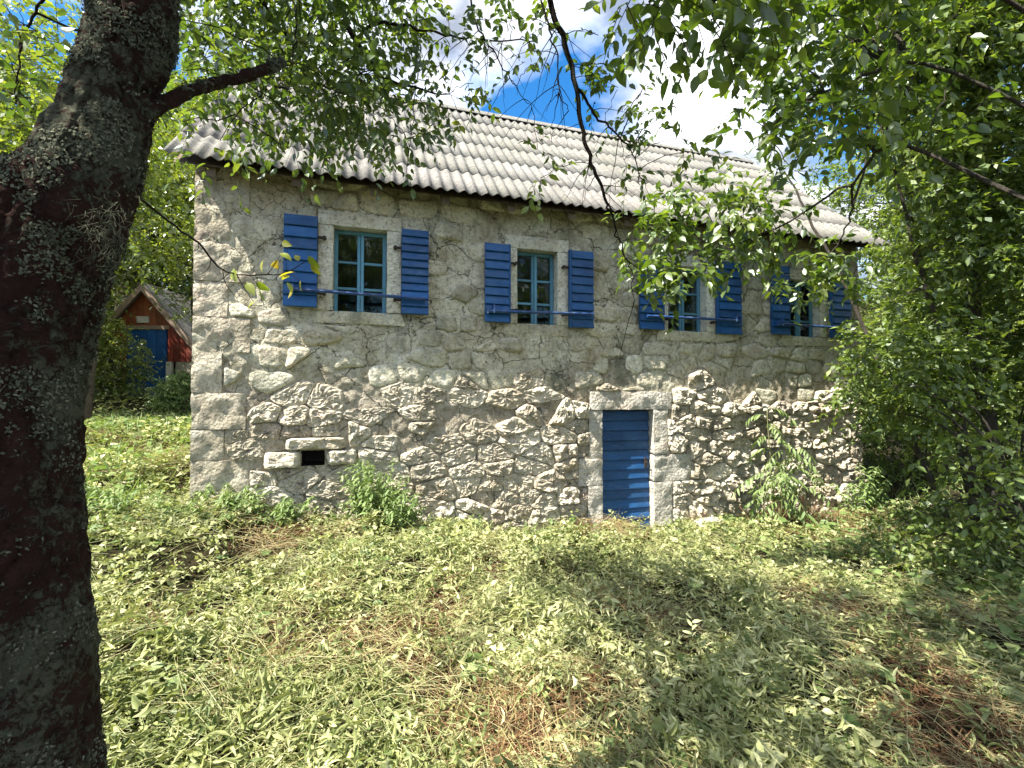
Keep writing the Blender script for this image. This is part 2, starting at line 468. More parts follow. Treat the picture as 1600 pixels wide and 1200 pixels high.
M['lichen'] = leaf_mat('grey green lichen', (0.07, 0.077, 0.055), (0.125, 0.135, 0.097), (0.19, 0.20, 0.145), 0.15, (1, 1, .9), 0.0)
M['stem'] = leaf_mat('green plant stem', (0.10, 0.14, 0.04), (0.16, 0.19, 0.07), (0.26, 0.24, 0.12), 0.1, (1, 1, .7), 0.05)
M['plum_leaf'] = leaf_mat('plum tree leaf', (0.045, 0.085, 0.018), (0.085, 0.14, 0.028), (0.17, 0.21, 0.035), 0.45)
M['broad_leaf'] = leaf_mat('broad green leaf', (0.045, 0.085, 0.012), (0.095, 0.15, 0.022), (0.19, 0.235, 0.04), 0.45, (1.5, 1.6, .5))
M['hazel_leaf'] = leaf_mat('hedge leaf', (0.052, 0.092, 0.015), (0.125, 0.185, 0.033), (0.25, 0.305, 0.08), 0.42, (1.5, 1.5, .6), .045, .5)
M['wood_leaf'] = leaf_mat('sunny woodland leaf', (0.075, 0.125, 0.015), (0.155, 0.21, 0.03), (0.28, 0.31, 0.055), 0.45)
M['yellow_leaf'] = leaf_mat('yellow green leaf', (0.14, 0.21, 0.02), (0.25, 0.29, 0.025), (0.42, 0.30, 0.03), 0.5)  # yellow green to orange yellow, varying from leaf to leaf
M['weed_leaf'] = leaf_mat('pale weed leaf', (0.09, 0.15, 0.04), (0.17, 0.245, 0.075), (0.28, 0.34, 0.14), 0.35, (1.3, 1.4, .7), .025, .55)
M['cut_leaf'] = leaf_mat('wilting cut leaf', (0.07, 0.105, 0.022), (0.30, 0.33, 0.125), (0.62, 0.62, 0.34), 0.28, (1.2, 1.2, .7), 0.025, .55)
M['straw'] = leaf_mat('hay stalk', (0.26, 0.30, 0.10), (0.46, 0.46, 0.22), (0.50, 0.37, 0.18), 0.2, (1, 1, .8), 0.05)
M['dead_leaf'] = leaf_mat('dry brown stalk', (0.12, 0.055, 0.03), (0.26, 0.13, 0.06), (0.38, 0.24, 0.13), 0.2, (1, .9, .7), 0.02)

def soil():
    t = NT('mown ground')
    c = t.ramp(t.noise(7, 7, 0.7), (0.3, (0.014, 0.015, 0.007)), (0.5, (0.032, 0.030, 0.014)), (0.7, (0.07, 0.047, 0.027)))
    return t.bsdf(c, 0.95, t.bump(t.noise(30, 6, 0.7), 1.0, 0.05), 0.1)
M['soil'] = soil()

# ------------------------------------------------------------------ ground
GP = np.array([(-3.24, 4.79, .62), (-2.1, 5.1, .40), (-1.1, 5.45, .22), (.2, 5.85, .06), (1.57, 6.27, -.05), (3.2, 6.8, -.13), (5.85, 7.59, -.10), (0, 0, .13), (-1.1, 1, .20), (0, 2.2, .12), (2, 2.5, .12), (4, 3, .18),
               (-9.8, 12.6, 1.72), (-6, 8, 1.18), (-4.6, 6, .86), (3, 4.2, .05), (8, 3, .3), (9, 8, .2), (-3, 2, .40), (-5, 4, .85), (-8, 4, 1.3), (0, 14, 2.0), (-14, 20, 5.0), (0, 24, 5.5), (20, 25, 5.0),
               (0, -8, 0), (-10, -6, .8), (10, -6, 0), (30, 5, 1), (-25, 8, 5), (0, 60, 22), (-50, 40, 20), (50, 40, 18), (-60, -20, 8), (60, -20, 4), (0, -60, -2), (-1.5, 3.4, .22), (.8, 4.6, .02)])
def ground_h(x, y, bumps=True):
    x = np.asarray(x, float); y = np.asarray(y, float)
    d2 = (x[..., None] - GP[:, 0]) ** 2 + (y[..., None] - GP[:, 1]) ** 2
    w = 1 / (d2 + 0.15) ** 1.6
    h = (w * GP[:, 2]).sum(-1) / w.sum(-1)
    if bumps:
        P = np.stack([x, y, x * 0], -1)
        near = np.exp(-((x / 9) ** 2 + ((y - 3) / 7) ** 2))
        h = h + near * (0.045 * fbm(P * 1.5, 3, 5) + 0.05 * np.maximum(0, fbm(P * 3.1, 3, 9)))
    return h

def axis(lo, hi, core0, core1, step):
    a = list(np.arange(core0, core1, step))
    s, x = step, core1
    while x < hi: a.append(x); s *= 1.25; x += s
    s, x = step * 1.25, core0 - step
    b = []
    while x > lo: b.append(x); s *= 1.25; x -= s
    return np.array(sorted(b) + a)
gx = axis(-90, 90, -6, 6.5, 0.07); gy = axis(-90, 120, 1.4, 8, 0.07)
GX, GY = np.meshgrid(gx, gy)
GZ = ground_h(GX, GY)
gi = np.arange(len(gx) * len(gy)).reshape(GX.shape)
gq = np.stack([gi[:-1, :-1], gi[:-1, 1:], gi[1:, 1:], gi[1:, :-1]], -1).reshape(-1, 4)
go = link('ground', mesh_np('ground', np.stack([GX, GY, GZ], -1).reshape(-1, 3), gq, M['soil']), None, kind='structure')

# ------------------------------------------------------------------ stone house
A0 = (-3.24, 4.79, 0.0)
YAW = math.atan2(U[1], U[0])
house = thing('stone_house', A0, YAW, 'old rubble stone house with blue shutters and a corrugated roof', 'house')
LEN, DEP, TOP = 9.15, 5.0, 4.29
# local frame of the house: x along the front, y into the house, z up
WIN = [(1.33, 1.90, 2.69, 3.63), (3.455, 3.985, 2.645, 3.575), (5.62, 6.24, 2.65, 3.545), (7.75, 8.33, 2.65, 3.50)]
SHUT = [((0.842, 1.172, 2.702, 3.69), (2.06, 2.362, 2.68, 3.655)), ((3.03, 3.35, 2.636, 3.59), (4.125, 4.455, 2.615, 3.60)),
        ((5.135, 5.51, 2.638, 3.60), (6.375, 6.782, 2.622, 3.655)), ((7.335, 7.67, 2.653, 3.675), (8.48, 8.88, 2.648, 3.62))]
BAR = [(0.93, 2.878, 2.33, 2.853), (3.04, 2.755, 4.43, 2.79), (5.21, 2.806, 6.73, 2.818), (7.38, 2.80, 8.80, 2.795)]
DOOR = (4.612, 5.372, -0.15, 1.572)
NICHE = (1.03, 1.27, 1.0, 1.168)
HOLES = WIN + [DOOR, NICHE]

def inside(x, z, r, m=0.0):
    return (x > r[0] - m) & (x < r[1] + m) & (z > r[2] - m) & (z < r[3] + m)

wx = np.arange(0.0, LEN + 0.009, 0.0183); wz = np.arange(-0.5, TOP + 0.01, 0.0183)
WX, WZ = np.meshgrid(wx, wz)
P3 = np.stack([WX, WZ, WX * 0], -1)
upz = np.clip((WZ - 2.0 + 0.5 * fbm(P3 * 0.8, 3, 2)) / 0.3, 0, 1)
disp = 0.018 * fbm(P3 * 2.2, 5, 3) + 0.024 * fbm(P3 * 11, 4, 4, .6) - 0.006 * (1 - upz)
for r in WIN + [DOOR]:
    near = inside(WX, WZ, r, 0.2)
    disp = np.where(near, np.minimum(disp, 0.005), disp)
wid = np.arange(WX.size).reshape(WX.shape)
wq = np.stack([wid[:-1, :-1], wid[:-1, 1:], wid[1:, 1:], wid[1:, :-1]], -1).reshape(-1, 4)
cxm = ((WX[:-1, :-1] + WX[1:, 1:]) / 2).ravel(); czm = ((WZ[:-1, :-1] + WZ[1:, 1:]) / 2).ravel()
keep = np.ones(len(wq), bool)
for r in HOLES: keep &= ~inside(cxm, czm, r)
front = obj('front_wall', np.stack([WX, -disp, WZ], -1).reshape(-1, 3), wq[keep], M['mortar'], house, tint=0.5)

# other walls and the inside of the house
T = 0.5
def gable(x0, x1):
    m = MB()
    prof = [(0.06, -0.5), (DEP, -0.5), (DEP, 4.2), (DEP / 2, 6.50), (0.06, 4.2)]
    V = np.array([[x, y, z] for x in (x0, x1) for y, z in prof])
    q = [np.array([[k, (k + 1) % 5, 5 + (k + 1) % 5, 5 + k] for k in range(5)]), np.array([[4, 3, 2, 1, 0][:4], [5, 6, 7, 8]]), np.array([[4, 1, 0], [5, 8, 9]])]
    return m.add(V, q)
gable(0.012, T).build('gable_wall', M['plaster_stone'], house)
gable(LEN - T, LEN - 0.012).build('gable_wall', M['plaster_stone'], house)
MB().box((T, DEP - T, -0.5), (LEN - T, DEP - 0.03, 4.2)).build('rear_wall', M['plaster_stone'], house)
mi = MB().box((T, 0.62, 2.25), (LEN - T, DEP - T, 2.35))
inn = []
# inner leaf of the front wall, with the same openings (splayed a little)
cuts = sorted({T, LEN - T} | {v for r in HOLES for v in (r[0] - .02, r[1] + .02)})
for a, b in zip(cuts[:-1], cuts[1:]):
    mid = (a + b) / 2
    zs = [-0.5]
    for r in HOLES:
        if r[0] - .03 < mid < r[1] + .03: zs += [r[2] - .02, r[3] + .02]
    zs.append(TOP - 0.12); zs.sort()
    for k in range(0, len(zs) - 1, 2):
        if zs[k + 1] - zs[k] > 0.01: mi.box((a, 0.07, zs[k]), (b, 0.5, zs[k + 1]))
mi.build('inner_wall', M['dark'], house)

# ---- rubble stones
def clip_half(poly, p, nrm):
    """Keep the side of the line through p where (x - p) . nrm <= 0."""
    out = []
    d = [(q[0] - p[0]) * nrm[0] + (q[1] - p[1]) * nrm[1] for q in poly]
    for k in range(len(poly)):
        a, b, da, db = poly[k], poly[(k + 1) % len(poly)], d[k], d[(k + 1) % len(poly)]
        if da <= 0: out.append(a)
        if da * db < 0:
            t = da / (da - db); out.append((a[0] + t * (b[0] - a[0]), a[1] + t * (b[1] - a[1])))
    return out

def stone_poly(poly, proud, seed, crag=0.6, M_=24, gap=.008, rings=(1.0, .95, .84, .66, .42, .18)):
    P = np.array(poly)
    c = P.mean(0)
    L_ = np.linalg.norm(np.roll(P, -1, 0) - P, axis=1)
    acc = np.concatenate([[0], np.cumsum(L_)])
    t = np.linspace(0, acc[-1], M_, endpoint=False)
    Pc = np.concatenate([P, P[:1]])
    B = np.stack([np.interp(t, acc, Pc[:, k]) for k in (0, 1)], 1)
    B = B * .5 + (np.roll(B, 1, 0) + np.roll(B, -1, 0)) * .25
    d = B - c; rr_ = np.linalg.norm(d, axis=1, keepdims=True)
    Bn = np.concatenate([B, np.full((M_, 1), seed * .37)], 1)
    B = c + d * (1 - gap / rr_ + .10 * fbm(Bn * 11, 3, 31)[:, None])
    r = np.random.default_rng(seed)
    tl = r.uniform(-.5, .5, 2)
    w = (P[:, 0].max() - P[:, 0].min()) / 2; h = (P[:, 1].max() - P[:, 1].min()) / 2
    pw = r.uniform(3.5, 9)
    V = []
    for f in rings:
        q = c + (B - c) * f
        n3 = np.concatenate([q, np.full((M_, 1), seed * .37)], 1)
        dome = 1 - f ** (pw * 1.6)
        lx, lz = (q[:, 0] - c[0]) / w, (q[:, 1] - c[1]) / h
        ridge = 1 - np.abs(fbm(n3 * 8, 3, 41)) * 2.2
        o = proud * (dome * (1 + .4 * (tl[0] * lx + tl[1] * lz)) + crag * dome * (.8 * fbm(n3 * 7, 3, 33) + .7 * ridge - .35) + .55 * crag * dome ** .5 * fbm(n3 * 19, 3, 36))
        o = o + (r.normal(0, .0055, M_) if len(rings) > 6 else 0)
        if f == 1.0: o = o * 0 - .05
        V.append(np.stack([q[:, 0], -o, q[:, 1]], 1))
    n3 = np.array([[c[0], c[1], seed * .37]])
    V.append(np.array([[c[0], -V[-1][:, 1].mean() * -1, c[1]]]))
    V[-1][0, 1] = V[-2][:, 1].mean()
    k = np.arange(M_); k2 = (k + 1) % M_
    Q = np.concatenate([np.stack([a * M_ + k2, a * M_ + k, (a + 1) * M_ + k, (a + 1) * M_ + k2], -1) for a in range(len(rings) - 1)])
    e = (len(rings) - 1) * M_
    Tt = np.stack([e + k2, e + k, np.full(M_, e + M_)], -1)
    if ((P[:, 0] * np.roll(P[:, 1], -1) - np.roll(P[:, 0], -1) * P[:, 1]).sum()) < 0: Q = Q[:, ::-1]; Tt = Tt[:, ::-1]
    return np.concatenate(V), [Q[:, ::-1], Tt[:, ::-1]]

def rect_poly(a, b, c, d): return [(a, c), (b, c), (b, d), (a, d)]

QUOIN = []
z = 0.35; k = 0
qr = np.random.default_rng(3)
while z < TOP - 0.1:
    h = qr.uniform(0.30, 0.46)
    z1 = min(z + h, TOP)
    QUOIN.append((0.0, (0.30, 0.52)[k % 2] + qr.uniform(-.04, .05), z, z1)); z = z1; k += 1
SUR = []                                                             # keep-out boxes of dressed stone
for a, b, c, d in WIN: SUR.append((a - .16, b + .16, c - .16, d + .17))
DJ = [(4.40, 4.612, -.2, .60), (4.27, 4.612, .60, .95), (4.42, 4.612, .95, 1.572), (4.44, 5.66, 1.572, 1.815), (5.372, 5.655, -.2, .60), (5.372, 5.95, .60, .965), (5.372, 5.60, .965, 1.572)]
NS = [(0.66, 1.03, 0.98, 1.17), (1.27, 1.60, 0.99, 1.17), (0.85, 1.50, 1.17, 1.31)]
KEEP = QUOIN + SUR + DJ + [NICHE, DOOR] + NS
sr = np.random.default_rng(11)
sites = []
z = -0.5
row = 0
while z < TOP + 0.1:
    low = z < 1.95
    h = sr.uniform(.15, .23) if low else sr.uniform(.17, .25)
    x = sr.uniform(-.2, 0.1)
    while x < LEN + .2:
        w = sr.uniform(.17, .58)
        sites.append((x + w / 2, z + h / 2 + sr.normal(0, .021)))
        x += w
    z += h; row += 1
sites = np.array(sites)
drop = sr.random(len(sites)) < .12
sites = sites[~drop]
extra = np.stack([sr.uniform(0, LEN, 60), sr.uniform(-.2, TOP, 60)], 1)      # small fillers
sites = np.concatenate([sites, extra])
AN = np.array([1.0, 1.75])
SS = sites * AN
def cell(i):
    p = SS[i]
    poly = [(p[0] - .45, p[1] - .4), (p[0] + .45, p[1] - .4), (p[0] + .45, p[1] + .4), (p[0] - .45, p[1] + .4)]
    d = ((SS - p) ** 2).sum(1)
    for j in np.argsort(d)[1:22]:
        q = SS[j]
        poly = clip_half(poly, ((p[0] + q[0]) / 2, (p[1] + q[1]) / 2), (q[0] - p[0], q[1] - p[1]))
        if len(poly) < 3: return None
    poly = [(a, b / AN[1]) for a, b in poly]
    for pt, nr in (((0, 0), (-1, 0)), ((LEN, 0), (1, 0)), ((0, TOP), (0, 1))): poly = clip_half(poly, pt, nr)
    if len(poly) < 3: return None
    c = np.array(poly).mean(0)
    for k in KEEP:
        P = np.array(poly)
        if P[:, 0].max() <= k[0] or P[:, 0].min() >= k[1] or P[:, 1].max() <= k[2] or P[:, 1].min() >= k[3]: continue
        opts = [((k[0], 0), (1, 0), k[0] - c[0]), ((k[1], 0), (-1, 0), c[0] - k[1]), ((0, k[2]), (0, 1), k[2] - c[1]), ((0, k[3]), (0, -1), c[1] - k[3])]
        o = max(opts, key=lambda v: v[2])
        poly = clip_half(poly, o[0], o[1])
        if len(poly) < 3: return None
    P = np.array(poly)
    ar = abs((P[:, 0] * np.roll(P[:, 1], -1) - np.roll(P[:, 0], -1) * P[:, 1]).sum()) / 2
    if ar < .006 or min(np.ptp(P[:, 0]), np.ptp(P[:, 1])) < .06: return None
    return poly, ar
def groundz(x):
    p = np.array(A0) + U * x + N * 0.1
    return float(ground_h(p[0], p[1], False))
cand = []
for i in range(len(sites)):
    cc = cell(i)
    if cc is None: continue
    poly, ar = cc
    P = np.array(poly); mx_, mz_ = P.mean(0)
    if P[:, 1].max() < groundz(mx_) - 0.05: continue
    line = 1.98 - 0.03 * mx_ + 0.42 * float(fbm(np.array([[mx_ * .8, mz_ * .3, 3.0]]), 2, 8)[0])
    bare = mz_ < line
    q0 = np.random.default_rng(9000 + i).random()
    if (not bare and q0 < .47) or (bare and mx_ < 4.3 and q0 < .14): continue
    dist = math.hypot(A0[0] + U[0] * mx_, A0[1] + U[1] * mx_)
    cand.append((ar / dist ** 2 * (1.5 if bare else 1.0) * (0.3 if mx_ > 8.2 else 1), i, poly, bare, mx_))
cand.sort(key=lambda v: -v[0])
rest_b, rest_u = MB(), MB()
NSTONE = 300
for rank, (sc_, i, poly, bare, mx_) in enumerate(cand):
    r = np.random.default_rng(500 + i)
    if bare:
        pr = r.uniform(.015, .048) * (.70 + .85 * np.clip((mx_ - 2.5) / 3.5, 0, 1))
        V, Q = stone_poly(poly, pr, 500 + i, 1.2, 34, r.uniform(-.012, .006), (1.0, .96, .9, .8, .68, .54, .4, .26, .12))
        mat, tn = M['stone'], float(np.clip(r.normal(.5, .32), 0, 1))
    else:
        pr = r.uniform(.008, .026) if r.random() < .8 else r.uniform(.025, .042)
        V, Q = stone_poly(poly, pr, 500 + i, 0.75, gap=r.uniform(.004, .02))
        mat, tn = M['plaster_stone'], float(np.clip(r.normal(.5, .25), 0, 1))
    if rank < NSTONE - len(NS): obj('stone', V, Q, mat, front, tint=tn, smooth=not bare)
    else: (rest_b if bare else rest_u).add(V, Q, tn)
for k, s in enumerate(NS):
    V, Q = stone_poly(rect_poly(*s), 0.06, 900 + k, 0.6); obj('stone', V, Q, M['stone'], front, tint=.85, smooth=False)
if rest_b.n: rest_b.build('rubble', M['stone'], front, False, 'stuff')
if rest_u.n: rest_u.build('plastered_rubble', M['plaster_stone'], front, True, 'stuff')
MB().box((NICHE[0] - .02, 0.5, NICHE[2] - .02), (NICHE[1] + .02, 0.53, NICHE[3] + .02)).build('vent_shade_sheet', M['dark'], front)  # dark sheet behind the vent hole, its colour standing in for shade

def block(x0, x1, z0, z1, proud, mat, parent, name, seed, back=0.25, rough=0.008, tint_=.6, endx=None):
    """A dressed block: subdivided box with a pecked face."""
    nx = max(3, int((x1 - x0) / .035)); nz = max(3, int((z1 - z0) / .035))
    a = np.linspace(0, 1, nx); b = np.linspace(0, 1, nz)
    Aa, Bb = np.meshgrid(a, b)
    g = 0.004
    px = x0 + g + Aa * (x1 - x0 - 2 * g); pz = z0 + g + Bb * (z1 - z0 - 2 * g)
    e = np.minimum(np.minimum(Aa, 1 - Aa) * (x1 - x0), np.minimum(Bb, 1 - Bb) * (z1 - z0))
    P = np.stack([px, pz, px * 0 + seed], -1)
    o = proud + rough * fbm(P * 14, 4, 51) + rough * fbm(P * 4, 2, 52) - 0.008 * np.clip(1 - e / .03, 0, 1) ** 2
    px = px + .006 * fbm(P * 9 + 30, 3, 57); pz = pz + .006 * fbm(P * 9 + 60, 3, 58)
    V = [np.stack([px, -o, pz], -1).reshape(-1, 3)]
    i = np.arange(nx * nz).reshape(nz, nx)
    Q = [np.stack([i[:-1, :-1], i[:-1, 1:], i[1:, 1:], i[1:, :-1]], -1).reshape(-1, 4)]
    ring = np.concatenate([i[0, :], i[1:, -1], i[-1, -2::-1], i[-2:0:-1, 0]])
    B = V[0][ring].copy(); B[:, 1] = back
    n = len(ring); f0 = nx * nz + np.arange(n); j = f0 + n
    Q.append(np.stack([f0, j, np.roll(j, -1), np.roll(f0, -1)], -1))
    V += [V[0][ring].copy(), B]
    return obj(name, np.concatenate(V), Q, mat, parent, tint=tint_, smooth=True)

for k, q in enumerate(QUOIN):
    block(q[0] - .004, q[1], q[2], q[3], 0.010 + 0.003 * (k % 3), M['stone'], front, 'quoin', 60 + k, 0.45, 0.024, 0.35 + .3 * ((k * 7) % 5) / 5)
for k, (a, b, c, d) in enumerate(DJ):
    block(a, b, c, d, 0.024, M['dressed'], front, 'door_lintel' if k == 3 else 'door_jamb_stone', 80 + k, 0.33, 0.018, .55)
for k, (a, b, c, d) in enumerate(WIN):
    block(a - .16, a, c, d, 0.022, M['surround'], front, 'window_jamb_stone', 90 + k, 0.30, 0.005, .6)
    block(b, b + .16, c, d, 0.022, M['surround'], front, 'window_jamb_stone', 100 + k, 0.30, 0.005, .65)
    block(a - .16, b + .16, d, d + .16, 0.026, M['surround'], front, 'window_lintel', 110 + k, 0.30, 0.006, .6)
    block(a - .17, b + .17, c - .14, c, 0.016, M['plaster_stone'], front, 'window_sill', 120 + k, 0.30, 0.010, .5)

# ---- windows: outer frame > mullion, glazing bars, panes
for k, (a, b, c, d) in enumerate(WIN):
    y0, y1 = 0.115, 0.165
    m = MB(); f = 0.042
    m.box((a, y0, c), (a + f, y1, d), bev=.003).box((b - f, y0, c), (b, y1, d), bev=.003)
    m.box((a + f, y0, d - f), (b - f, y1, d), bev=.003).box((a + f, y0, c), (b - f, y1, c + .02), bev=.003)
    w = m.build('window', M['teal'], house)
    if k == 3: w['label'] = 'greenish window beside the bushes'
    x0, x1, z0, z1 = a + f, b - f, c + .02, d - f
    cxx = (x0 + x1) / 2
    MB().box((cxx - .036, y0 + .004, z0), (cxx - .002, y1 + .004, z1), bev=.003).build('stile', M['teal'], w)
    MB().box((cxx + .002, y0 - .006, z0), (cxx + .036, y1 + .004, z1), bev=.003).build('stile', M['teal'], w)
    hz = [z0, z0 + (z1 - z0) * .295, z0 + (z1 - z0) * .635, z1]
    for (p, q) in ((x0, cxx - .036), (cxx + .036, x1)):
        for zz in hz[1:3]:
            MB().box((p, y0 + .008, zz - .014), (q, y1, zz + .014), bev=.003).build('glazing_bar', M['teal'], w)
        for j in range(3):
            MB().box((p, y0 + .03, hz[j] + (.014 if j else 0)), (q, y0 + .034, hz[j + 1] - (.014 if j < 2 else 0))).build('pane', M['glass'], w)

# ---- shutters: frame stile and lapped boards
for k, pair in enumerate(SHUT):
    for side, (a, b, c, d) in enumerate(pair):
        yf = -0.085
        m = MB()
        m.box((a + .01, yf + .026, c + .015), (b - .01, yf + .046, d - .015))               # back ledge
        edge = (b - .026, b) if side == 0 else (a, a + .026)
        if k > 0: m.box((edge[0], yf - .004, c), (edge[1], yf + .05, d), bev=.003)
        sh = m.build('shutter', M['blue'], house)
        n = (8, 11)[side] if k == 0 else 9
        x0, x1 = (a, b) if k == 0 else ((a, b - .028) if side == 0 else (a + .028, b))
        hh = (d - c) / n
        for j in range(n):
            z0_ = c + j * hh; z1_ = z0_ + hh - .004
            # a board that leans out at its foot, like a clapboard
            jj = .0015 * math.sin(j * 5 + k)
            V = np.array([[x0, yf - .014 + jj, z0_ + .006], [x1, yf - .014 + jj, z0_ + .006], [x1, yf - .014 + jj, z0_ + .012], [x0, yf - .014 + jj, z0_ + .012],
                          [x0, yf + .006, z1_], [x1, yf + .006, z1_], [x0, yf + .026, z1_], [x1, yf + .026, z1_], [x0, yf + .026, z0_], [x1, yf + .026, z0_], [x0, yf - .006, z0_], [x1, yf - .006, z0_]])
            Q = np.array([[10, 11, 1, 0], [0, 1, 2, 3], [3, 2, 5, 4], [4, 5, 7, 6], [6, 7, 9, 8], [8, 9, 11, 10]])
            E = np.array([[0, 3, 4, 6], [0, 6, 8, 10], [1, 7, 5, 2], [1, 11, 9, 7]])
            obj('board', V, [Q, E], M['blue'], sh, tint=.5, smooth=False)
        hx = b if side == 0 else a
        for zz in (c + .16, d - .22):
            dx_ = .07 if side == 0 else -.07
            h = MB()
            h.box((hx, -0.055, zz - .014), (hx + dx_, -.047, zz + .014)).tube([(hx + dx_, -.075, zz), (hx + dx_, .02, zz)], .02, 8)
            h.build('hinge', M['iron'], sh)
    xa, za, xb, zb = BAR[k]
    m = MB()
    m.tube([(xa, -.125, za), (xb, -.125, zb)], .020, 6)
    m.build('shutter_bar', M['bar_blue'], house)
    ex = xa if k != 2 else xb
    ez = za if k != 2 else zb
    sgn = 1 if k != 2 else -1
    MB().box((ex, -.15, ez - .03), (ex + .02 * sgn, -.105, ez + .05)).box((ex + .08 * sgn, -.155, ez - .02), (ex + .095 * sgn, -.10, ez + .09)).build('bar_hook', M['bar_blue'], house)

# ---- door: leaf of lapped planks
dm = MB().box((DOOR[0] + .012, 0.125, DOOR[2] + .02), (DOOR[1] - .012, 0.155, DOOR[3] - .02)).build('door', M['door_blue'], house)
n = 13
hh = (DOOR[3] - DOOR[2] - .03) / n
for j in range(n):
    z0_ = DOOR[2] + .01 + j * hh; z1_ = z0_ + hh - .006
    x0, x1 = DOOR[0] + .008, DOOR[1] - .008
    t_ = .004 * math.sin(j * 2.3)
    V = np.array([[x0, .088, z0_], [x1, .088, z0_ + t_], [x1, .088, z0_ + .012 + t_], [x0, .088, z0_ + .012], [x0, .11, z1_], [x1, .11, z1_ + t_], [x0, .126, z1_], [x1, .126, z1_ + t_], [x0, .126, z0_], [x1, .126, z0_ + t_]])
    Q = np.array([[0, 1, 2, 3], [3, 2, 5, 4], [4, 5, 7, 6], [6, 7, 9, 8], [8, 9, 1, 0], [0, 3, 4, 6], [1, 7, 5, 2]])
    obj('plank', V, [Q, np.array([[0, 6, 8], [1, 9, 7]])], M['door_blue'], dm, tint=.5, smooth=False)
MB().box((DOOR[1] - .085, .070, .79), (DOOR[1] - .05, .09, .92)).tube([(DOOR[1] - .068, .07, .86), (DOOR[1] - .068, .03, .86), (DOOR[1] - .12, .025, .86)], .008, 6).build('door_latch', M['iron'], dm)

# ---- roof
EY, EZ, RY, RZ = -0.32, 4.03, 2.5, 6.70
RX0, RX1 = -0.16, LEN + 0.22
slope = math.atan2(RZ - EZ, RY - EY)
sl = math.hypot(RZ - EZ, RY - EY)
cs, sn = math.cos(slope), math.sin(slope)
roof = MB()
roof.add(np.array([[RX0 + .05, EY + .06, EZ - .02], [RX1 - .05, EY + .06, EZ - .02], [RX1 - .05, RY, RZ - .10], [RX0 + .05, RY, RZ - .10], [RX0 + .05, 2 * RY - EY, EZ - .02], [RX1 - .05, 2 * RY - EY, EZ - .02]]),
         np.array([[0, 1, 2, 3], [3, 2, 5, 4]]))
ro = roof.build('roof', M['wood'], house)  # thin deck under the sheets, added to block light
NC, WAVE, AMP = 6, 0.131, 0.0175
cl = sl / NC
def sheet(waves, length, seed):
    nn = waves * 6 + 1
    x = np.linspace(0, waves * WAVE, nn)
    c = AMP * np.cos(x / WAVE * 2 * np.pi)
    rows = []
    for t in (0, .5, 1.0):
        l = t * length
        lift = 0.008 * (1 - t)
        rows.append(np.stack([x, x * 0 + l, c + lift], -1))
    top = np.concatenate(rows)
    bot = top.copy(); bot[:, 2] -= 0.008
    V = np.concatenate([top, bot])
    i = np.arange(3 * nn).reshape(3, nn)
    q = np.stack([i[:-1, :-1], i[:-1, 1:], i[1:, 1:], i[1:, :-1]], -1).reshape(-1, 4)
    o = 3 * nn
    Q = [q, q[:, ::-1] + o]
    k = np.arange(nn - 1)
    Q.append(np.stack([k, k + o, k + 1 + o, k + 1], -1))
    for e in (0, nn - 1):
        Q.append(np.array([[e, e + nn, e + nn + o, e + o], [e + nn, e + 2 * nn, e + 2 * nn + o, e + nn + o]]))
    V[:, 0] -= waves * WAVE / 2
    return mesh_np('roof_sheet', V, Q, M['roof'], 0.5)
full = sheet(8, cl + .14, 0)
width = 8 * WAVE
ncol = int((RX1 - RX0) / width)
last = max(1, int(round((RX1 - RX0 - ncol * width) / WAVE)))
part = sheet(last, cl + .14, 1)
rr = np.random.default_rng(5)
for c in range(NC):
    x = RX0
    for j in range(ncol + 1):
        me = full if j < ncol else part
        ww = width if j < ncol else last * WAVE
        o = link('roof_sheet', me, ro)
        p = np.array([x + ww / 2, EY + cs * cl * c, EZ + sn * cl * c]) + np.array([0, -sn, cs]) * (0.028 + rr.uniform(0, .004))
        p = p + np.array([0, cs, sn]) * rr.uniform(-.025, .012)
        Rm = Matrix.Rotation(slope, 4, 'X') @ Matrix.Rotation(rr.uniform(-.004, .004), 4, 'Z')
        o.matrix_local = Matrix.Translation(Vector(p - OFF[ro.name])) @ Rm
        x += ww
# far slope: long sheets
longs = sheet(8, sl, 2)
for j in range(ncol):
    o = link('roof_sheet', longs, ro)
    p = np.array([RX0 + width * (j + .5), 2 * RY - EY, EZ]) + np.array([0, sn, cs]) * .03
    o.matrix_local = Matrix.Translation(Vector(p - OFF[ro.name])) @ Matrix.Rotation(math.pi, 4, 'Z') @ Matrix.Rotation(slope, 4, 'X')
x = RX0 - .02
while x < RX1 - .1:
    x2 = min(x + 1.02, RX1 + .02)
    a = np.linspace(-1, 1, 11)
    lp = [np.stack([a * 0 + xx, RY + .17 * a, RZ + .088 - .15 * np.abs(a) ** 1.35], -1) for xx in (x, x2 + .03)]
    lp[1][:, 2] -= .006; inner = [q - np.array([0, 0, .012]) for q in lp]
    V = np.concatenate(lp + inner)
    k = np.arange(10)
    Q = np.concatenate([np.stack([k, k + 1, k + 12, k + 11], -1), np.stack([k + 22, k + 33, k + 34, k + 23], -1), np.stack([k, k + 22, k + 23, k + 1], -1), np.stack([k + 11, k + 12, k + 34, k + 33], -1), np.array([[0, 11, 33, 22], [10, 32, 43, 21]])])
    obj('ridge_cap', V, Q, M['roof'], ro, tint=.5, smooth=False)
    x = x2
x = 0.15
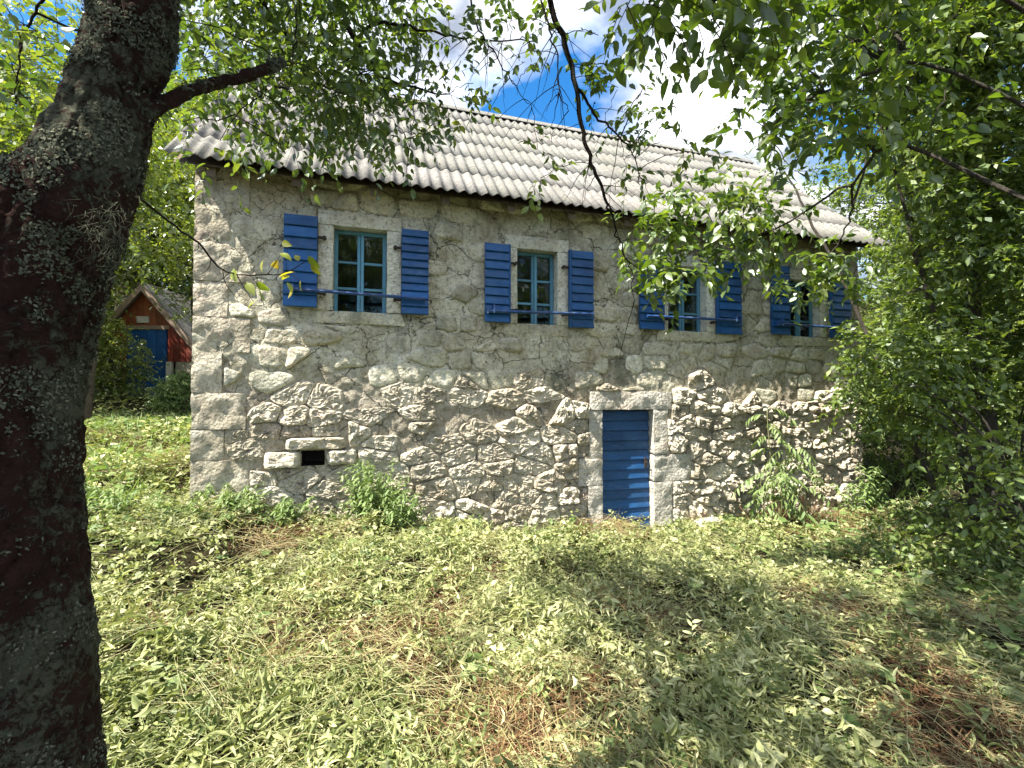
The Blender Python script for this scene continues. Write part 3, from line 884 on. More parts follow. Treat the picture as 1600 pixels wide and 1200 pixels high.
while x < LEN:
    m = MB()
    V = np.array([[xx, y, z] for xx in (x, x + .09) for (y, z) in ((EY + .10, EZ + .0), (EY + .10, EZ - .10), (0.3, EZ + .62 * sn / cs - .17), (.3, EZ + .62 * sn / cs - .04))])
    m.add(V, np.array([[0, 1, 2, 3], [7, 6, 5, 4], [0, 4, 5, 1], [1, 5, 6, 2], [2, 6, 7, 3], [3, 7, 4, 0]]))
    m.build('rafter', M['wood'], ro)
    x += .78
MB().box((0, .02, 4.292), (LEN, .2, 4.34)).build('wall_plate', M['wood'], ro)
# ------------------------------------------------------------------ shed with a blue door
sp = at(228, 618, 12.6)
SB = float(ground_h(sp[0], sp[1], False))
shed = thing('garden_shed', (sp[0], sp[1], SB - .05), 0.06, 'small gabled shed with a blue plank door and red boards', 'shed')
OFF[shed.name] = np.zeros(3)
hw, eh, ah = 1.62, 1.05, 2.95
ms = MB()
for (a, b) in ((-hw, -.55), (.75, hw)): ms.box((a, 0, 0), (b, .3, 1.02))
ms.box((-hw, .3, 0), (-hw + .3, 3, 1.02)).box((hw - .3, .3, 0), (hw, 3, 1.02)).box((-hw, 3, 0), (hw, 3.3, 1.02))
sw = ms.build('stone_base', M['stone'], shed)
for k in range(6):
    V, Q = stone_poly(rect_poly(.78 + .27 * (k % 3), 1.03 + .27 * (k % 3), .1 + .45 * (k // 3), .52 + .45 * (k // 3)), .05, 700 + k, .5); obj('stone', V, Q, M['stone'], sw, tint=.5)
def gtop(x): return eh + (ah - eh) * (1 - abs(x) / hw)
x = -hw
while x < hw - .01:
    x2 = min(x + .155, hw)
    zb = 1.0 if (x2 < -.5 or x > .5) else 1.95
    if gtop(x) > zb + .02 or gtop(x2) > zb + .02:
        m = MB()
        V = np.array([[xx, y, z] for y in (-.03, .0) for (xx, z) in ((x + .006, zb), (x2 - .006, zb), (x2 - .006, max(gtop(x2), zb + .01)), (x + .006, max(gtop(x), zb + .01)))])
        m.add(V, np.array([[0, 1, 2, 3], [7, 6, 5, 4], [0, 4, 5, 1], [1, 5, 6, 2], [2, 6, 7, 3], [3, 7, 4, 0]]))
        m.build('wall_board', M['red'] if x > .42 or x < -.6 else M['orange'], shed)
    x = x2
MB().box((-.6, -.06, 1.86), (.6, -.0, 1.96)).build('door_head', M['rake'], shed)
dd = MB().box((-.5, .02, .02), (.5, .05, 1.85)).build('door', M['shed_blue'], shed)
for k in range(4): MB().box((-.5 + k * .25 + .005, -.015, .02), (-.5 + (k + 1) * .25 - .005, .018, 1.85), bev=.004).build('plank', M['shed_blue'], dd)
MB().box((.52, -.04, 0), (.66, .06, 1.0)).build('door_post', M['white'], shed)
MB().box((-.62, -.05, 0), (-.51, .06, 1.86)).build('door_post', M['red'], shed)
MB().box((-.22, -.09, 2.02), (.08, -.035, 2.2), bev=.01).build('white_board', M['white'], shed)
for s_ in (-1, 1):
    m = MB()
    V = np.array([[s_ * x_, y, z] for y in (-.22, 3.4) for (x_, z) in ((0, ah + .04), (hw + .25, gtop(hw + .25) + .04), (hw + .25, gtop(hw + .25) + .13), (0, ah + .14))])
    m.add(V, np.array([[0, 1, 2, 3], [7, 6, 5, 4], [0, 4, 5, 1], [1, 5, 6, 2], [2, 6, 7, 3], [3, 7, 4, 0]]))
    m.build('roof_slope', M['roof'], shed)
    V = np.array([[s_ * x_, y, z] for y in (-.27, -.225) for (x_, z) in ((0, ah - .1), (hw + .25, gtop(hw + .25) - .1), (hw + .25, gtop(hw + .25) + .1), (0, ah + .1))])
    MB().add(V, np.array([[0, 1, 2, 3], [7, 6, 5, 4], [0, 4, 5, 1], [1, 5, 6, 2], [2, 6, 7, 3], [3, 7, 4, 0]])).build('barge_board', M['rake'], shed)
V = np.array([[x_, 3.3, z] for x_, z in ((-hw, 1.0), (hw, 1.0), (hw, eh), (0, ah), (-hw, eh))])
MB().add(V, [np.array([[0, 1, 2, 4]]), np.array([[4, 2, 3]])]).build('rear_board', M['red'], shed)

# ------------------------------------------------------------------ leaves
def leaf_template(rows, fold=.12, curl=.18, base_w=.02):
    """rows: [(y, half width)], three columns."""
    V, n = [], len(rows)
    for y, w in rows:
        V += [(-w, y, fold * w * 2 - curl * y * y), (0, y, -curl * y * y), (w, y, fold * w * 2 - curl * y * y)]
    Q = []
    for k in range(n - 1):
        Q += [(k * 3, k * 3 + 1, k * 3 + 4, k * 3 + 3), (k * 3 + 1, k * 3 + 2, k * 3 + 5, k * 3 + 4)]
    return np.array(V), np.array(Q)
OVATE = leaf_template([(0, .012), (.10, .012), (.22, .17), (.45, .26), (.70, .20), (.90, .08), (1.0, .008)], .16, .22)
MEDIUM = leaf_template([(0, .015), (.25, .22), (.6, .24), (1.0, .012)], .16, .2)
LANCE = leaf_template([(0, .012), (.3, .13), (.65, .12), (1.0, .008)], .14, .3)
SMALL = (np.array([(0, 0, 0), (.26, .45, .05), (0, 1, -.12), (-.26, .45, .05)]), np.array([[0, 1, 2, 3]]))
BROAD = leaf_template([(0, .03), (.18, .32), (.5, .36), (.8, .2), (1.0, .01)], .12, .25)

def frames(D, Nn):
    D = unit(D); X = unit(np.cross(D, Nn)); Z = np.cross(X, D)
    return X, D, Z
def leaves_geo(P, D, Nn, S, tint, tmpl):
    T, Q = tmpl
    X, Y, Z = frames(D, Nn)
    V = P[:, None] + S[:, None, None] * (T[None, :, 0, None] * X[:, None] + T[None, :, 1, None] * Y[:, None] + T[None, :, 2, None] * Z[:, None])
    q = (np.arange(len(P))[:, None, None] * len(T) + Q[None]).reshape(-1, Q.shape[1])
    return V.reshape(-1, 3), q, np.repeat(tint, len(T))

def sprays(r, C, Rad, per, L, Mn, leaf, droop=.35, spread=.55, out=1.0, updir=0.0, flat=1.0):
    """Leafy twigs round cluster centres. Returns leaf arrays and twig polylines."""
    C = np.asarray(C, float); Rad = np.broadcast_to(np.asarray(Rad, float), (len(C),)); per = np.broadcast_to(np.asarray(per, int), (len(C),))
    idx = np.repeat(np.arange(len(C)), per); n = len(idx)
    rv = unit(r.normal(size=(n, 3)) * np.array([1, 1, flat]))
    st = C[idx] + rv * (Rad[idx] * r.random(n) ** .5 * spread)[:, None]
    D = unit(rv * out + unit(r.normal(size=(n, 3))) * .6 + np.array([0, 0, updir]))
    Ln = L * r.uniform(.6, 1.25, n)
    k = (np.arange(Mn) + .6) / Mn
    Pn = st[:, None] + D[:, None] * (Ln[:, None] * k)[..., None]
    Pn[..., 2] -= droop * Ln[:, None] * k ** 2
    Dk = unit(D[:, None] + np.array([0, 0, -1.0]) * (2 * droop * k)[None, :, None])
    side = unit(np.cross(Dk, np.array([0, 0, 1.0]) + .3 * r.normal(size=(n, Mn, 3))))
    sg = np.where(np.arange(Mn) % 2, 1.0, -1.0)[None, :, None]
    LD = unit(Dk * .55 + side * sg * .85 + np.array([0, 0, -.3]) + .3 * r.normal(size=(n, Mn, 3)))
    NN = unit(np.array([0, 0, 1.0]) + .55 * r.normal(size=(n, Mn, 3)))
    S = leaf * r.uniform(.55, 1.2, (n, Mn))
    tb = r.normal(.45, .16, len(C))[idx][:, None] + r.normal(0, .2, (n, Mn))
    tw = np.stack([st + D * (Ln * t)[:, None] - np.array([0, 0, 1.0]) * (droop * Ln * t * t)[:, None] for t in (0, .5, 1.0)], 1)
    return dict(P=Pn.reshape(-1, 3), D=LD.reshape(-1, 3), N=NN.reshape(-1, 3), S=S.reshape(-1), t=np.clip(tb.reshape(-1), 0, 1)), tw, idx

def concat(ls):
    return {k: np.concatenate([l[k] for l in ls]) for k in ls[0]}

def project(P):
    d = P - CAM
    y = d[:, 1] * math.cos(TH) + d[:, 2] * math.sin(TH); z = -d[:, 1] * math.sin(TH) + d[:, 2] * math.cos(TH)
    y = np.where(np.abs(y) < 1e-6, 1e-6, y)
    return 800 + F * d[:, 0] / y, 600 - F * z / y, y

def add_leaves(root, L, tmpl, mat, big=0, name='leaf', stuff='foliage', bigtmpl=None, seed=0):
    """The leaves that show largest become parts of their own, the others one part."""
    n = len(L['P'])
    pick = np.zeros(n, bool)
    if big:
        px, py, y = project(L['P'])
        size = np.where((px > 5) & (px < 1595) & (py > 5) & (py < 1195) & (y > .2), L['S'] / np.maximum(y, .2), 0)
        order = np.argsort(-size)[:big]
        order = order[size[order] > 0]
        pick[order] = True
        T, Q = bigtmpl or tmpl
        tms = [mesh_np(name, T, Q, mat, v) for v in (.1, .3, .45, .6, .8, .95)]
        X, Y, Z = frames(L['D'], L['N'])
        for i in order:
            me = tms[int(np.argmin(np.abs(np.array((.1, .3, .45, .6, .8, .95)) - L['t'][i])))]
            o = link(name, me, root)
            s = L['S'][i]
            mt = Matrix(((X[i][0] * s, Y[i][0] * s, Z[i][0] * s, L['P'][i][0] - OFF[root.name][0]), (X[i][1] * s, Y[i][1] * s, Z[i][1] * s, L['P'][i][1] - OFF[root.name][1]),
                         (X[i][2] * s, Y[i][2] * s, Z[i][2] * s, L['P'][i][2] - OFF[root.name][2]), (0, 0, 0, 1)))
            o.matrix_local = mt
    k = ~pick
    if k.any():
        V, Q, tt = leaves_geo(L['P'][k], L['D'][k], L['N'][k], L['S'][k], L['t'][k], tmpl)
        obj(stuff, V, Q, mat, root, tt, True, 'stuff')

def connect(r, pts, nodes, sag=.1, K=7):
    """A thin limb from the nearest node of the boughs to each point."""
    pts = np.asarray(pts); nodes = np.asarray(nodes)
    j = np.argmin(((pts[:, None] - nodes[None]) ** 2).sum(-1), 1)
    a = nodes[j]
    t = np.linspace(0, 1, K)[None, :, None]
    d = np.linalg.norm(pts - a, axis=1)[:, None, None]
    P = a[:, None] * (1 - t) + pts[:, None] * t
    P = P + np.array([0, 0, 1.0]) * (np.sin(t * np.pi) * d * sag) + (r.normal(size=(len(pts), K, 3)) * .035 * d) * np.sin(t * np.pi)
    return P, d[:, 0, 0]

# ------------------------------------------------------------------ the lichened tree close by
def bark_loft(C, rad, seg, n, seed, bumps=.012):
    P = spline(C, n); rr_ = np.interp(np.linspace(0, 1, n), np.linspace(0, 1, len(rad)), rad)
    V, Q = tube(P, rr_, seg)
    m = n * seg
    cen = np.repeat(P, seg, 0)
    d = unit(V[:m] - cen)
    ck = np.clip(.13 - np.abs(fbm(V[:m] * np.array([15, 15, 5.5]), 3, seed + 9)), 0, 1) / .13
    q = V[:m] * np.array([1, 1, .55])
    f = 1.2 * fbm(q * 9, 4, seed) + .8 * fbm(V[:m] * 34, 4, seed + 1, .65)
    V[:m] = V[:m] + d * (bumps * (f - .85 * ck) + .012 * fbm(V[:m] * 2.4, 2, seed + 3))[:, None]
    return V, Q, d, m

base = at(8, 1735, 1.05)
tree1 = thing('plum_tree', (base[0], base[1], float(ground_h(base[0], base[1])) - .05), 0, 'dark forked tree trunk covered in grey green lichen, with overhanging leafy boughs', 'tree')
tp = [at(-8, 1800, 1.06), at(-8, 1500, 1.06), at(-14, 1200, 1.06), at(-24, 900, 1.05), at(-12, 600, 1.06), at(45, 400, 1.08), at(124, 290, 1.1), at(168, 180, 1.13), at(210, 20, 1.15), at(225, -160, 1.2), at(300, -420, 1.3)]
tr_ = [.24, .20, .182, .168, .162, .150, .108, .090, .090, .086, .07]
V, Q, d_, m_ = bark_loft(tp, tr_, 150, 520, 21)
obj('trunk', V, Q, M['bark'], tree1, .5)
surf = [(V[:m_], d_)]
V, Q, d_, m_ = bark_loft([at(60, 560, 1.08), at(10, 480, 1.06), at(-60, 430, 1.04), at(-190, 360, 1.02), at(-340, 250, .95), at(-560, -100, .8)], [.10, .11, .105, .095, .08, .05], 90, 220, 25)
obj('limb', V, Q, M['bark'], tree1, .5)
surf.append((V[:m_], d_))
V, Q, d_, m_ = bark_loft([at(225, 178, 1.15), at(285, 148, 1.22), at(345, 128, 1.28), at(405, 112, 1.34), at(440, 97, 1.38)], [.020, .013, .014, .009, .002], 24, 120, 27, .008)
obj('dead_stub', V, Q, M['bark'], tree1, .5)
surf.append((V[:m_], d_))
# small crusts and tufts of lichen on the bark
r1 = np.random.default_rng(33)
LP, LD, LN, LS, LT = [], [], [], [], []
for (vv, dd_), cnt in zip(surf, (60000, 14000, 3500)):
    w = np.clip(fbm(vv * 13, 4, 61) * 8 - .3, 0.008, 1)
    i = r1.choice(len(vv), cnt, p=w / w.sum())
    nn = dd_[i]
    tang = unit(np.cross(nn, r1.normal(size=(cnt, 3))))
    LP.append(vv[i] + nn * -.002 + r1.normal(0, .004, (cnt, 3))); LD.append(unit(tang + nn * r1.uniform(.1, .55, (cnt, 1)))); LN.append(nn + .4 * r1.normal(size=(cnt, 3)))
    LS.append(r1.uniform(.004, .012, cnt)); LT.append(np.clip(r1.normal(.42, .25, cnt), 0, 1))
V, Q, tt = leaves_geo(np.concatenate(LP), np.concatenate(LD), np.concatenate(LN), np.concatenate(LS), np.concatenate(LT), SMALL)
obj('lichen', V, Q, M['lichen'], tree1, tt, True, 'stuff')
# a beard of lichen strands
bp = at(168, 360, .985)
n = 200
st = bp + r1.normal(size=(n, 3)) * np.array([.03, .008, .04]); en = st + r1.normal(size=(n, 3)) * .012 + np.array([.0, -.008, -.022])
V, Q = tubes(np.stack([st, (st + en) / 2 + r1.normal(size=(n, 3)) * .009, en], 1), .0006, .0004)
obj('beard_lichen', V, Q, M['lichen'], tree1, .2, True, 'stuff')

# boughs that can be seen
BOUGH = [
 ([(522, -120, 2.35), (530, 0, 2.4), (552, 55, 2.4), (575, 95, 2.42), (600, 122, 2.45), (660, 140, 2.5), (700, 150, 2.52)], .017, .003),
 ([(556, 62, 2.4), (590, 36, 2.45), (640, 42, 2.5), (700, 56, 2.5), (760, 62, 2.55), (835, 64, 2.6)], .010, .003),
 ([(842, -150, 2.3), (860, 0, 2.35), (880, 60, 2.38), (900, 130, 2.4), (910, 200, 2.42), (922, 250, 2.45), (938, 290, 2.48), (950, 322, 2.5)], .017, .007),
 ([(950, 322, 2.5), (965, 370, 2.52), (985, 420, 2.55), (992, 480, 2.56)], .006, .0015),
 ([(903, 140, 2.4), (930, 180, 2.45), (960, 205, 2.5), (990, 240, 2.55), (1000, 290, 2.55)], .008, .002),
 ([(840, -40, 2.3), (856, 40, 2.32), (870, 90, 2.34), (878, 150, 2.36), (892, 172, 2.36)], .006, .0015),
 ([(720, -60, 2.5), (745, 40, 2.55), (775, 90, 2.6), (800, 130, 2.62), (830, 168, 2.65)], .006, .0015),
 ([(440, -60, 2.0), (462, 20, 2.0), (458, 90, 2.0), (448, 160, 2.0), (440, 230, 2.0)], .004, .0012),
 ([(640, -60, 2.6), (655, 60, 2.6), (648, 150, 2.6), (640, 250, 2.62), (634, 290, 2.62)], .004, .001),
 ([(300, -200, 1.6), (380, -60, 2.1), (420, 20, 2.5), (470, 80, 2.8), (540, 150, 3.0)], .02, .004),
 ([(120, -100, 1.9), (60, 10, 2.0), (30, 80, 2.0), (20, 160, 2.0)], .008, .002),
]
TB = [at(300, -420, 1.3), at(225, -160, 1.2)]
nodes = []
for k, (pl, ra, rb) in enumerate(BOUGH):
    P = spline([at(*p) for p in pl], 30, .012, k)
    V, Q = tube(P, np.linspace(ra, rb, 30), 7)
    obj('bough', V, Q, M['twig'], tree1, .5)
    nodes.append(P)
# boughs overhead that carry the crown above the view
hub = TB[0]
for k, e in enumerate([(.9, 1.7, 4.4), (.2, 2.4, 4.4), (-.3, 1.2, 4.8), (-1.9, .1, 3.6), (.6, .5, 4.6), (-.8, 2.2, 4.3), (-2.4, -.6, 3.9), (-.6, -.2, 4.8)]):
    P = spline([TB[1] if k % 2 else hub, (hub + np.array(e)) / 2 + np.array([0, 0, .5]), e], 24, .03, 40 + k)
    V, Q = tube(P, np.linspace(.03, .010, 24), 7); obj('bough', V, Q, M['twig'], tree1, .5)
    nodes.append(P)
nodes_all = np.concatenate(nodes)

# dangling thin twigs on the bare bough
tw = []
for k in (0, 1, 2, 3, 4, 5, 6, 9):
    P = nodes[k]
    for _ in range(16 if k in (2, 5, 6) else 8):
        a = P[r1.integers(6, 30)]
        L_ = r1.uniform(.08, .34)
        d0 = unit(np.array([r1.normal() * .8, r1.normal() * .5, r1.uniform(-.9, .25)]))
        tt_ = np.linspace(0, 1, 6)[:, None]
        tw.append(a + d0 * L_ * tt_ + np.array([0, 0, -1]) * L_ * .5 * tt_ ** 2 + r1.normal(size=(6, 3)) * .008 * tt_)
V, Q = tubes(np.array(tw), .0028, .0008, 4)
obj('bare_twigs', V, Q, M['twig'], tree1, .5, True, 'stuff')

cl1, rd1, pr1 = [], [], []
def spot(px, py, d, rad, per):
    cl1.append(at(px, py, d)); rd1.append(rad); pr1.append(per)
for _ in range(84):                                                   # leafy mass over the near end of the roof
    spot(r1.uniform(285, 640), r1.uniform(-90, 190) , r1.uniform(2.1, 3.2), .22, 9)
for _ in range(10): spot(r1.uniform(270, 620), r1.uniform(150, 235), r1.uniform(2.3, 2.9), .14, 4)
for px, py in ((630, 30), (660, 90), (700, 30), (640, 120), (690, 140), (745, 15), (600, 60), (720, 95), (640, 175), (575, 30)): spot(px, py, r1.uniform(2.4, 2.7), .13, 5)
for px, py in ((740, 130), (800, 20), (820, 60), (870, 20), (715, 175), (830, 100)): spot(px, py, 2.5, .07, 3)
for px, py in ((935, 55), (952, 105), (965, 140), (1000, 160), (1012, 130), (1050, 180), (985, 190), (930, 160), (1030, 205), (1075, 215), (955, 215), (1090, 240), (840, 232), (845, 278), (975, 250), (1000, 275), (930, 120)):
    spot(px, py, r1.uniform(2.4, 2.7), .05, 3)
for px, py in ((20, 100), (45, 130), (10, 170), (30, 40), (70, 60), (280, 30), (290, 110), (285, 190)): spot(px, py, r1.uniform(1.6, 2.0), .06, 3)
vis = len(cl1)
def spot3(p, rad, per): cl1.append(np.array(p, float)); rd1.append(rad); pr1.append(per)
for _ in range(125): spot3((r1.uniform(-2.0, .9), r1.uniform(-.4, 2.0), r1.uniform(3.9, 5.5)), .4, 14)
for _ in range(16): spot3((r1.uniform(-2.7, -1.3), r1.uniform(-.8, .7), r1.uniform(3.1, 4.3)), .35, 12)  # unseen leaf clusters added to shade the trunk
cl1 = np.array(cl1)
L1, tw1, ix = sprays(r1, cl1, rd1, pr1, .20, 8, .054, .38, 1.0, .7)
L1['S'] = L1['S'] * np.repeat(np.where(np.arange(len(cl1)) >= vis, 1.35, 1.0)[ix], 8)  # leaves above the view enlarged for denser shade
add_leaves(tree1, L1, MEDIUM, M['plum_leaf'], 300, bigtmpl=OVATE)
Pc, dc = connect(r1, cl1, nodes_all, .12)
V, Q = tubes(Pc, np.clip(dc * .008, .002, .012), .0018, 5)
V2, Q2 = tubes(tw1, .0016, .0006, 3)
obj('twigs', np.concatenate([V, V2]), [Q, Q2 + len(V)], M['twig'], tree1, .5, True, 'stuff')

# the thin shoot with yellow green leaves in front of the first shutter
shoot = thing('leafy_shoot', at(215, 330, 1.5), 0, 'thin bare shoot with a few yellow green leaves crossing the first shutter', 'branch')
P = spline([at(205, 300, 1.42), at(262, 345, 1.5), at(315, 385, 1.56), at(345, 420, 1.6), at(385, 430, 1.64), at(440, 428, 1.68), at(478, 408, 1.7)], 40, .004, 3)
V, Q = tube(P, np.linspace(.0042, .0012, 40), 6); obj('stem', V, Q, M['twig'], shoot, .5)
tw = []
for i0, e in ((20, (372, 468)), (22, (330, 440)), (24, (395, 470)), (30, (440, 395)), (33, (470, 445)), (34, (450, 380)), (12, (300, 395)), (16, (310, 430)), (26, (410, 465))):
    a = P[i0]; b = at(*e, 1.63); tw.append(spline([a, (a + b) / 2 + r1.normal(size=3) * .012, b], 6))
V, Q = tubes(np.array(tw), .0016, .0007, 4); obj('twigs', V, Q, M['twig'], shoot, .5, True, 'stuff')
ends = [at(*e, 1.63) for e in ((372, 425), (365, 418), (400, 470), (405, 450), (398, 440), (440, 378), (436, 395), (428, 408), (448, 440), (455, 448), (470, 400), (480, 398), (485, 410), (462, 425), (452, 430), (470, 437), (412, 405), (385, 440))]
n = len(ends)
L_ = dict(P=np.array(ends), D=unit(r1.normal(size=(n, 3)) * np.array([1, .6, .8]) + np.array([.4, 0, -.3])), N=unit(r1.normal(size=(n, 3)) * .6 + np.array([-.3, -.6, .7])), S=r1.uniform(.04, .062, n), t=np.clip(r1.normal(.42, .28, n), 0, 1))
add_leaves(shoot, L_, OVATE, M['yellow_leaf'], 40)

# ------------------------------------------------------------------ generic tree
def tree(name, label, cat, base, trunk, radii, clusters, rads, per, L, Mn, leaf, lmat, tmat, tmpl, seed, big=0, bigtmpl=None, droop=.35, spread=1.0, out=.7, boughs=(), group=None, sag=.08, flat=1.0):
    r = np.random.default_rng(seed)
    root = thing(name, base, 0, label, cat, group)
    P = spline(trunk, 28, .02, seed)
    V, Q = tube(P, np.interp(np.linspace(0, 1, 28), np.linspace(0, 1, len(radii)), radii), 9)
    obj('trunk', V, Q, tmat, root, .5)
    nd = [P[8:]]
    for b, ra, rb in boughs:
        B = spline(b, 26, .02, seed + len(nd))
        V, Q = tube(B, np.linspace(ra, rb, 26), 7); obj('bough', V, Q, tmat, root, .5)
        nd.append(B[3:])
    clusters = np.asarray(clusters)
    Lf, tw, ix = sprays(r, clusters, rads, per, L, Mn, leaf, droop, spread, out, 0, flat)
    add_leaves(root, Lf, tmpl, lmat, big, bigtmpl=bigtmpl)
    Pc, dc = connect(r, clusters, np.concatenate(nd), sag)
    V, Q = tubes(Pc, np.clip(dc * .010, .003, .03), .0025, 5)
    V2, Q2 = tubes(tw, .002 * leaf / .06, .0008, 3)
    obj('twigs', np.concatenate([V, V2]), [Q, Q2 + len(V)], tmat, root, .5, True, 'stuff')
    return root
def gz(x, y): return float(ground_h(np.array(x), np.array(y), False))

# broad-leaved tree whose boughs reach in over the eaves
r2 = np.random.default_rng(90)
c2, d2, p2 = [], [], []
def s2(px, py, d, rad, per): c2.append(at(px, py, d)); d2.append(rad); p2.append(per)
for px, py in ((985, -5), (1010, 20), (1040, 30), (1020, 55), (1095, 35), (1125, 60), (1150, 95), (1190, 20), (1180, 60), (1090, -10), (1130, 0), (1215, 90), (1240, 30), (1145, 20), (1060, 0)): s2(px, py, r2.uniform(1.9, 2.3), .06, 4)
for _ in range(60): s2(r2.uniform(1215, 1460), r2.uniform(-60, 225), r2.uniform(2.4, 3.6), .2, 6)
for px, py in ((1190, 170), (1215, 215), (1235, 260), (1200, 130), (1180, 190), (1240, 180), (1260, 150)): s2(px, py, 2.8, .1, 4)
for px, py in ((1000, 420), (1030, 405), (1060, 420), (1040, 440), (1020, 380), (1075, 385), (1050, 350), (1100, 350), (1130, 330), (1165, 340), (1095, 390), (1140, 375), (1180, 310), (1200, 340), (1160, 290), (1010, 340), (1040, 310), (1080, 300), (1115, 290), (1190, 380), (1150, 405), (1225, 350)): s2(px, py, r2.uniform(3.5, 4.1), .16, 9)
for px, py in ((1225, 430), (1250, 440), (1285, 420), (1300, 450), (1320, 430), (1265, 405), (1330, 400), (1300, 385)): s2(px, py, r2.uniform(4.0, 4.5), .15, 7)
for _ in range(34): c2.append(np.array([r2.uniform(1.2, 4.8), r2.uniform(-.6, 1.7), r2.uniform(3.7, 5.2)])); d2.append(.42); p2.append(12)  # clusters above the view, added to block skylight over the yard
b2 = [([np.array([3.1, 2.3, 2.4]), at(1420, 230, 3.0), at(1330, 285, 3.3), at(1235, 345, 3.7), at(1130, 392, 3.9), at(1070, 440, 4.0)], .014, .003),
      ([np.array([3.1, 2.3, 2.9]), at(1440, 100, 2.6), at(1330, 130, 2.6), at(1240, 165, 2.7), at(1195, 210, 2.8)], .011, .003),
      ([np.array([3.1, 2.3, 3.3]), at(1450, -60, 2.3), at(1300, -25, 2.2), at(1180, -8, 2.1), at(1080, -2, 2.05), at(990, -12, 2.0)], .012, .003),
      ([at(1330, 285, 3.3), at(1330, 330, 3.8), at(1310, 380, 4.2), at(1270, 430, 4.3)], .010, .003)]
tree('broadleaf_tree', 'bright green broad leaved tree reaching over the eaves and the third shutters', 'tree', (3.3, 2.3, gz(3.3, 2.3) - .05), [np.array([3.3, 2.3, .1]), np.array([3.25, 2.35, 1.2]), np.array([3.1, 2.3, 2.4]), np.array([3.1, 2.3, 3.5]), np.array([2.9, 2.3, 4.8])], [.13, .11, .09, .07, .03],
     c2, d2, p2, .20, 7, .088, M['broad_leaf'], M['grey_twig'], MEDIUM, 91, 300, OVATE, .4, 1.0, .6, b2)

# dense hedge-like trees beside the far end of the house
r3 = np.random.default_rng(120)
def edge(py): return np.interp(py, [-100, 0, 100, 250, 330, 400, 480, 560, 620, 680, 760, 830, 900], [1380, 1380, 1395, 1405, 1450, 1425, 1375, 1360, 1335, 1375, 1400, 1385, 1410])
c3 = []
for _ in range(300):
    py = r3.uniform(-120, 660); px = r3.uniform(edge(py), 1760); c3.append(at(px, py, r3.uniform(4.3, 6.6) if py > 100 else r3.uniform(3.9, 5.6)))
c3 = np.array(c3)
tb = np.array([5.3, 5.2, gz(5.3, 5.2) - .05])
tree('hazel_tree', 'dense small leaved tree with many stems beside the far end of the house', 'tree', tb, [tb, tb + (.0, .05, 1.2), tb + (-.1, .1, 2.6), tb + (.1, .1, 4.2), tb + (.2, .2, 6.0)], [.09, .075, .06, .045, .02],
     c3, .40, 24, .26, 9, .085, M['hazel_leaf'], M['grey_twig'], SMALL, 121, 300, MEDIUM, .3, 1.0, .6,
     [([tb + np.array([dx * .3, dy * .3, .0]), tb + np.array([dx * .7, dy * .7, 1.4]), tb + np.array([dx * 1.4, dy, 3.2]), tb + np.array([dx * 2, dy * 1.3, 4.6])], .04, .01) for dx, dy in ((-.7, -.2), (-.35, .3), (.5, -.5), (.8, .3), (-.9, .6), (.1, -.8))])
c4 = []
for _ in range(46):
    py = r3.uniform(790, 885); px = r3.uniform(edge(py) + 5, 1800)
    d = r3.uniform(4.0, 6.0)
    p = at(px, py, d)
    if p[2] > gz(p[0], p[1]) + .05: c4.append(p)
for px, py, d in ((1370, 560, 4.6), (1340, 600, 4.8), (1420, 600, 4.2), (1330, 640, 5.3), (1560, 700, 3.6), (1520, 730, 3.7), (1590, 720, 3.4), (1475, 715, 3.9), (1580, 790, 3.4), (1620, 640, 3.4)): c4.append(at(px, py, d))
tb4 = np.array([4.6, 4.0, gz(4.6, 4.0) - .05])
tree('bramble_bush', 'low bushy undergrowth beneath the dense tree by the house end', 'bush', tb4, [tb4, tb4 + (.05, .05, .3), tb4 + (-.1, .1, .6), tb4 + (-.2, .2, .9)], [.03, .022, .018, .008],
     c4, .24, 14, .22, 8, .075, M['hazel_leaf'], M['grey_twig'], SMALL, 131, 150, MEDIUM, .4, 1.0, .7, sag=.2)

# woodland behind
def blob_clusters(r, centre, rx, ry, rz, n, cut=None):
    out = []
    while len(out) < n:
        v = r.normal(size=3); v /= np.linalg.norm(v)
        q = v * r.random() ** .28
        p = np.array(centre) + q * np.array([rx, ry, rz])
        out.append(p)
    return out
def forest_tree(px, d, h, w, label, seed, lmat, leaf=.13, n=60, per=9, cat='tree', low=.25, group='trees behind the buildings', y=None):
    r = np.random.default_rng(seed)
    x = (px - 800) / F * d; y = d
    zb = gz(x, y) - .1
    base = np.array([x, y, zb])
    cl = blob_clusters(r, (x, y, zb + h * (.5 + low / 2)), w, w * .8, h * (1 - low) / 2, int(n * 1.5)); per = int(per * 1.7)
    sc = leaf / .13
    tree('woodland_tree', label, cat, base, [base, base + (.1, 0, h * .3), base + (-.1, .1, h * .6), base + (0, 0, h * .92)], [.05 * h ** .5 * .8, .1, .07, .02], cl, w * .42, per, .42 * sc, 8, leaf, lmat, M['grey_twig'], SMALL, seed, 0, None, .25, 1.0, .6, group=group)
forest_tree(100, 15.5, 9, 2.6, 'sunlit leafy tree rising behind the trunk fork and the shed', 201, M['wood_leaf'], .15, 90, 12)
forest_tree(265, 16.5, 8.5, 2.6, 'yellow green tree rising directly behind the shed roof', 202, M['wood_leaf'], .15, 90, 12)
forest_tree(-90, 13, 8, 2.6, 'bright tree at the edge beyond the dark forked trunk', 203, M['wood_leaf'], .14, 80, 11)
forest_tree(390, 15.5, 10, 2.8, 'tall leafy tree behind the near gable of the stone house', 204, M['wood_leaf'], .15, 90, 12)
forest_tree(530, 17, 11, 2.8, 'tall tree behind the roof ridge, half hidden by boughs', 205, M['wood_leaf'], .15, 80, 12)
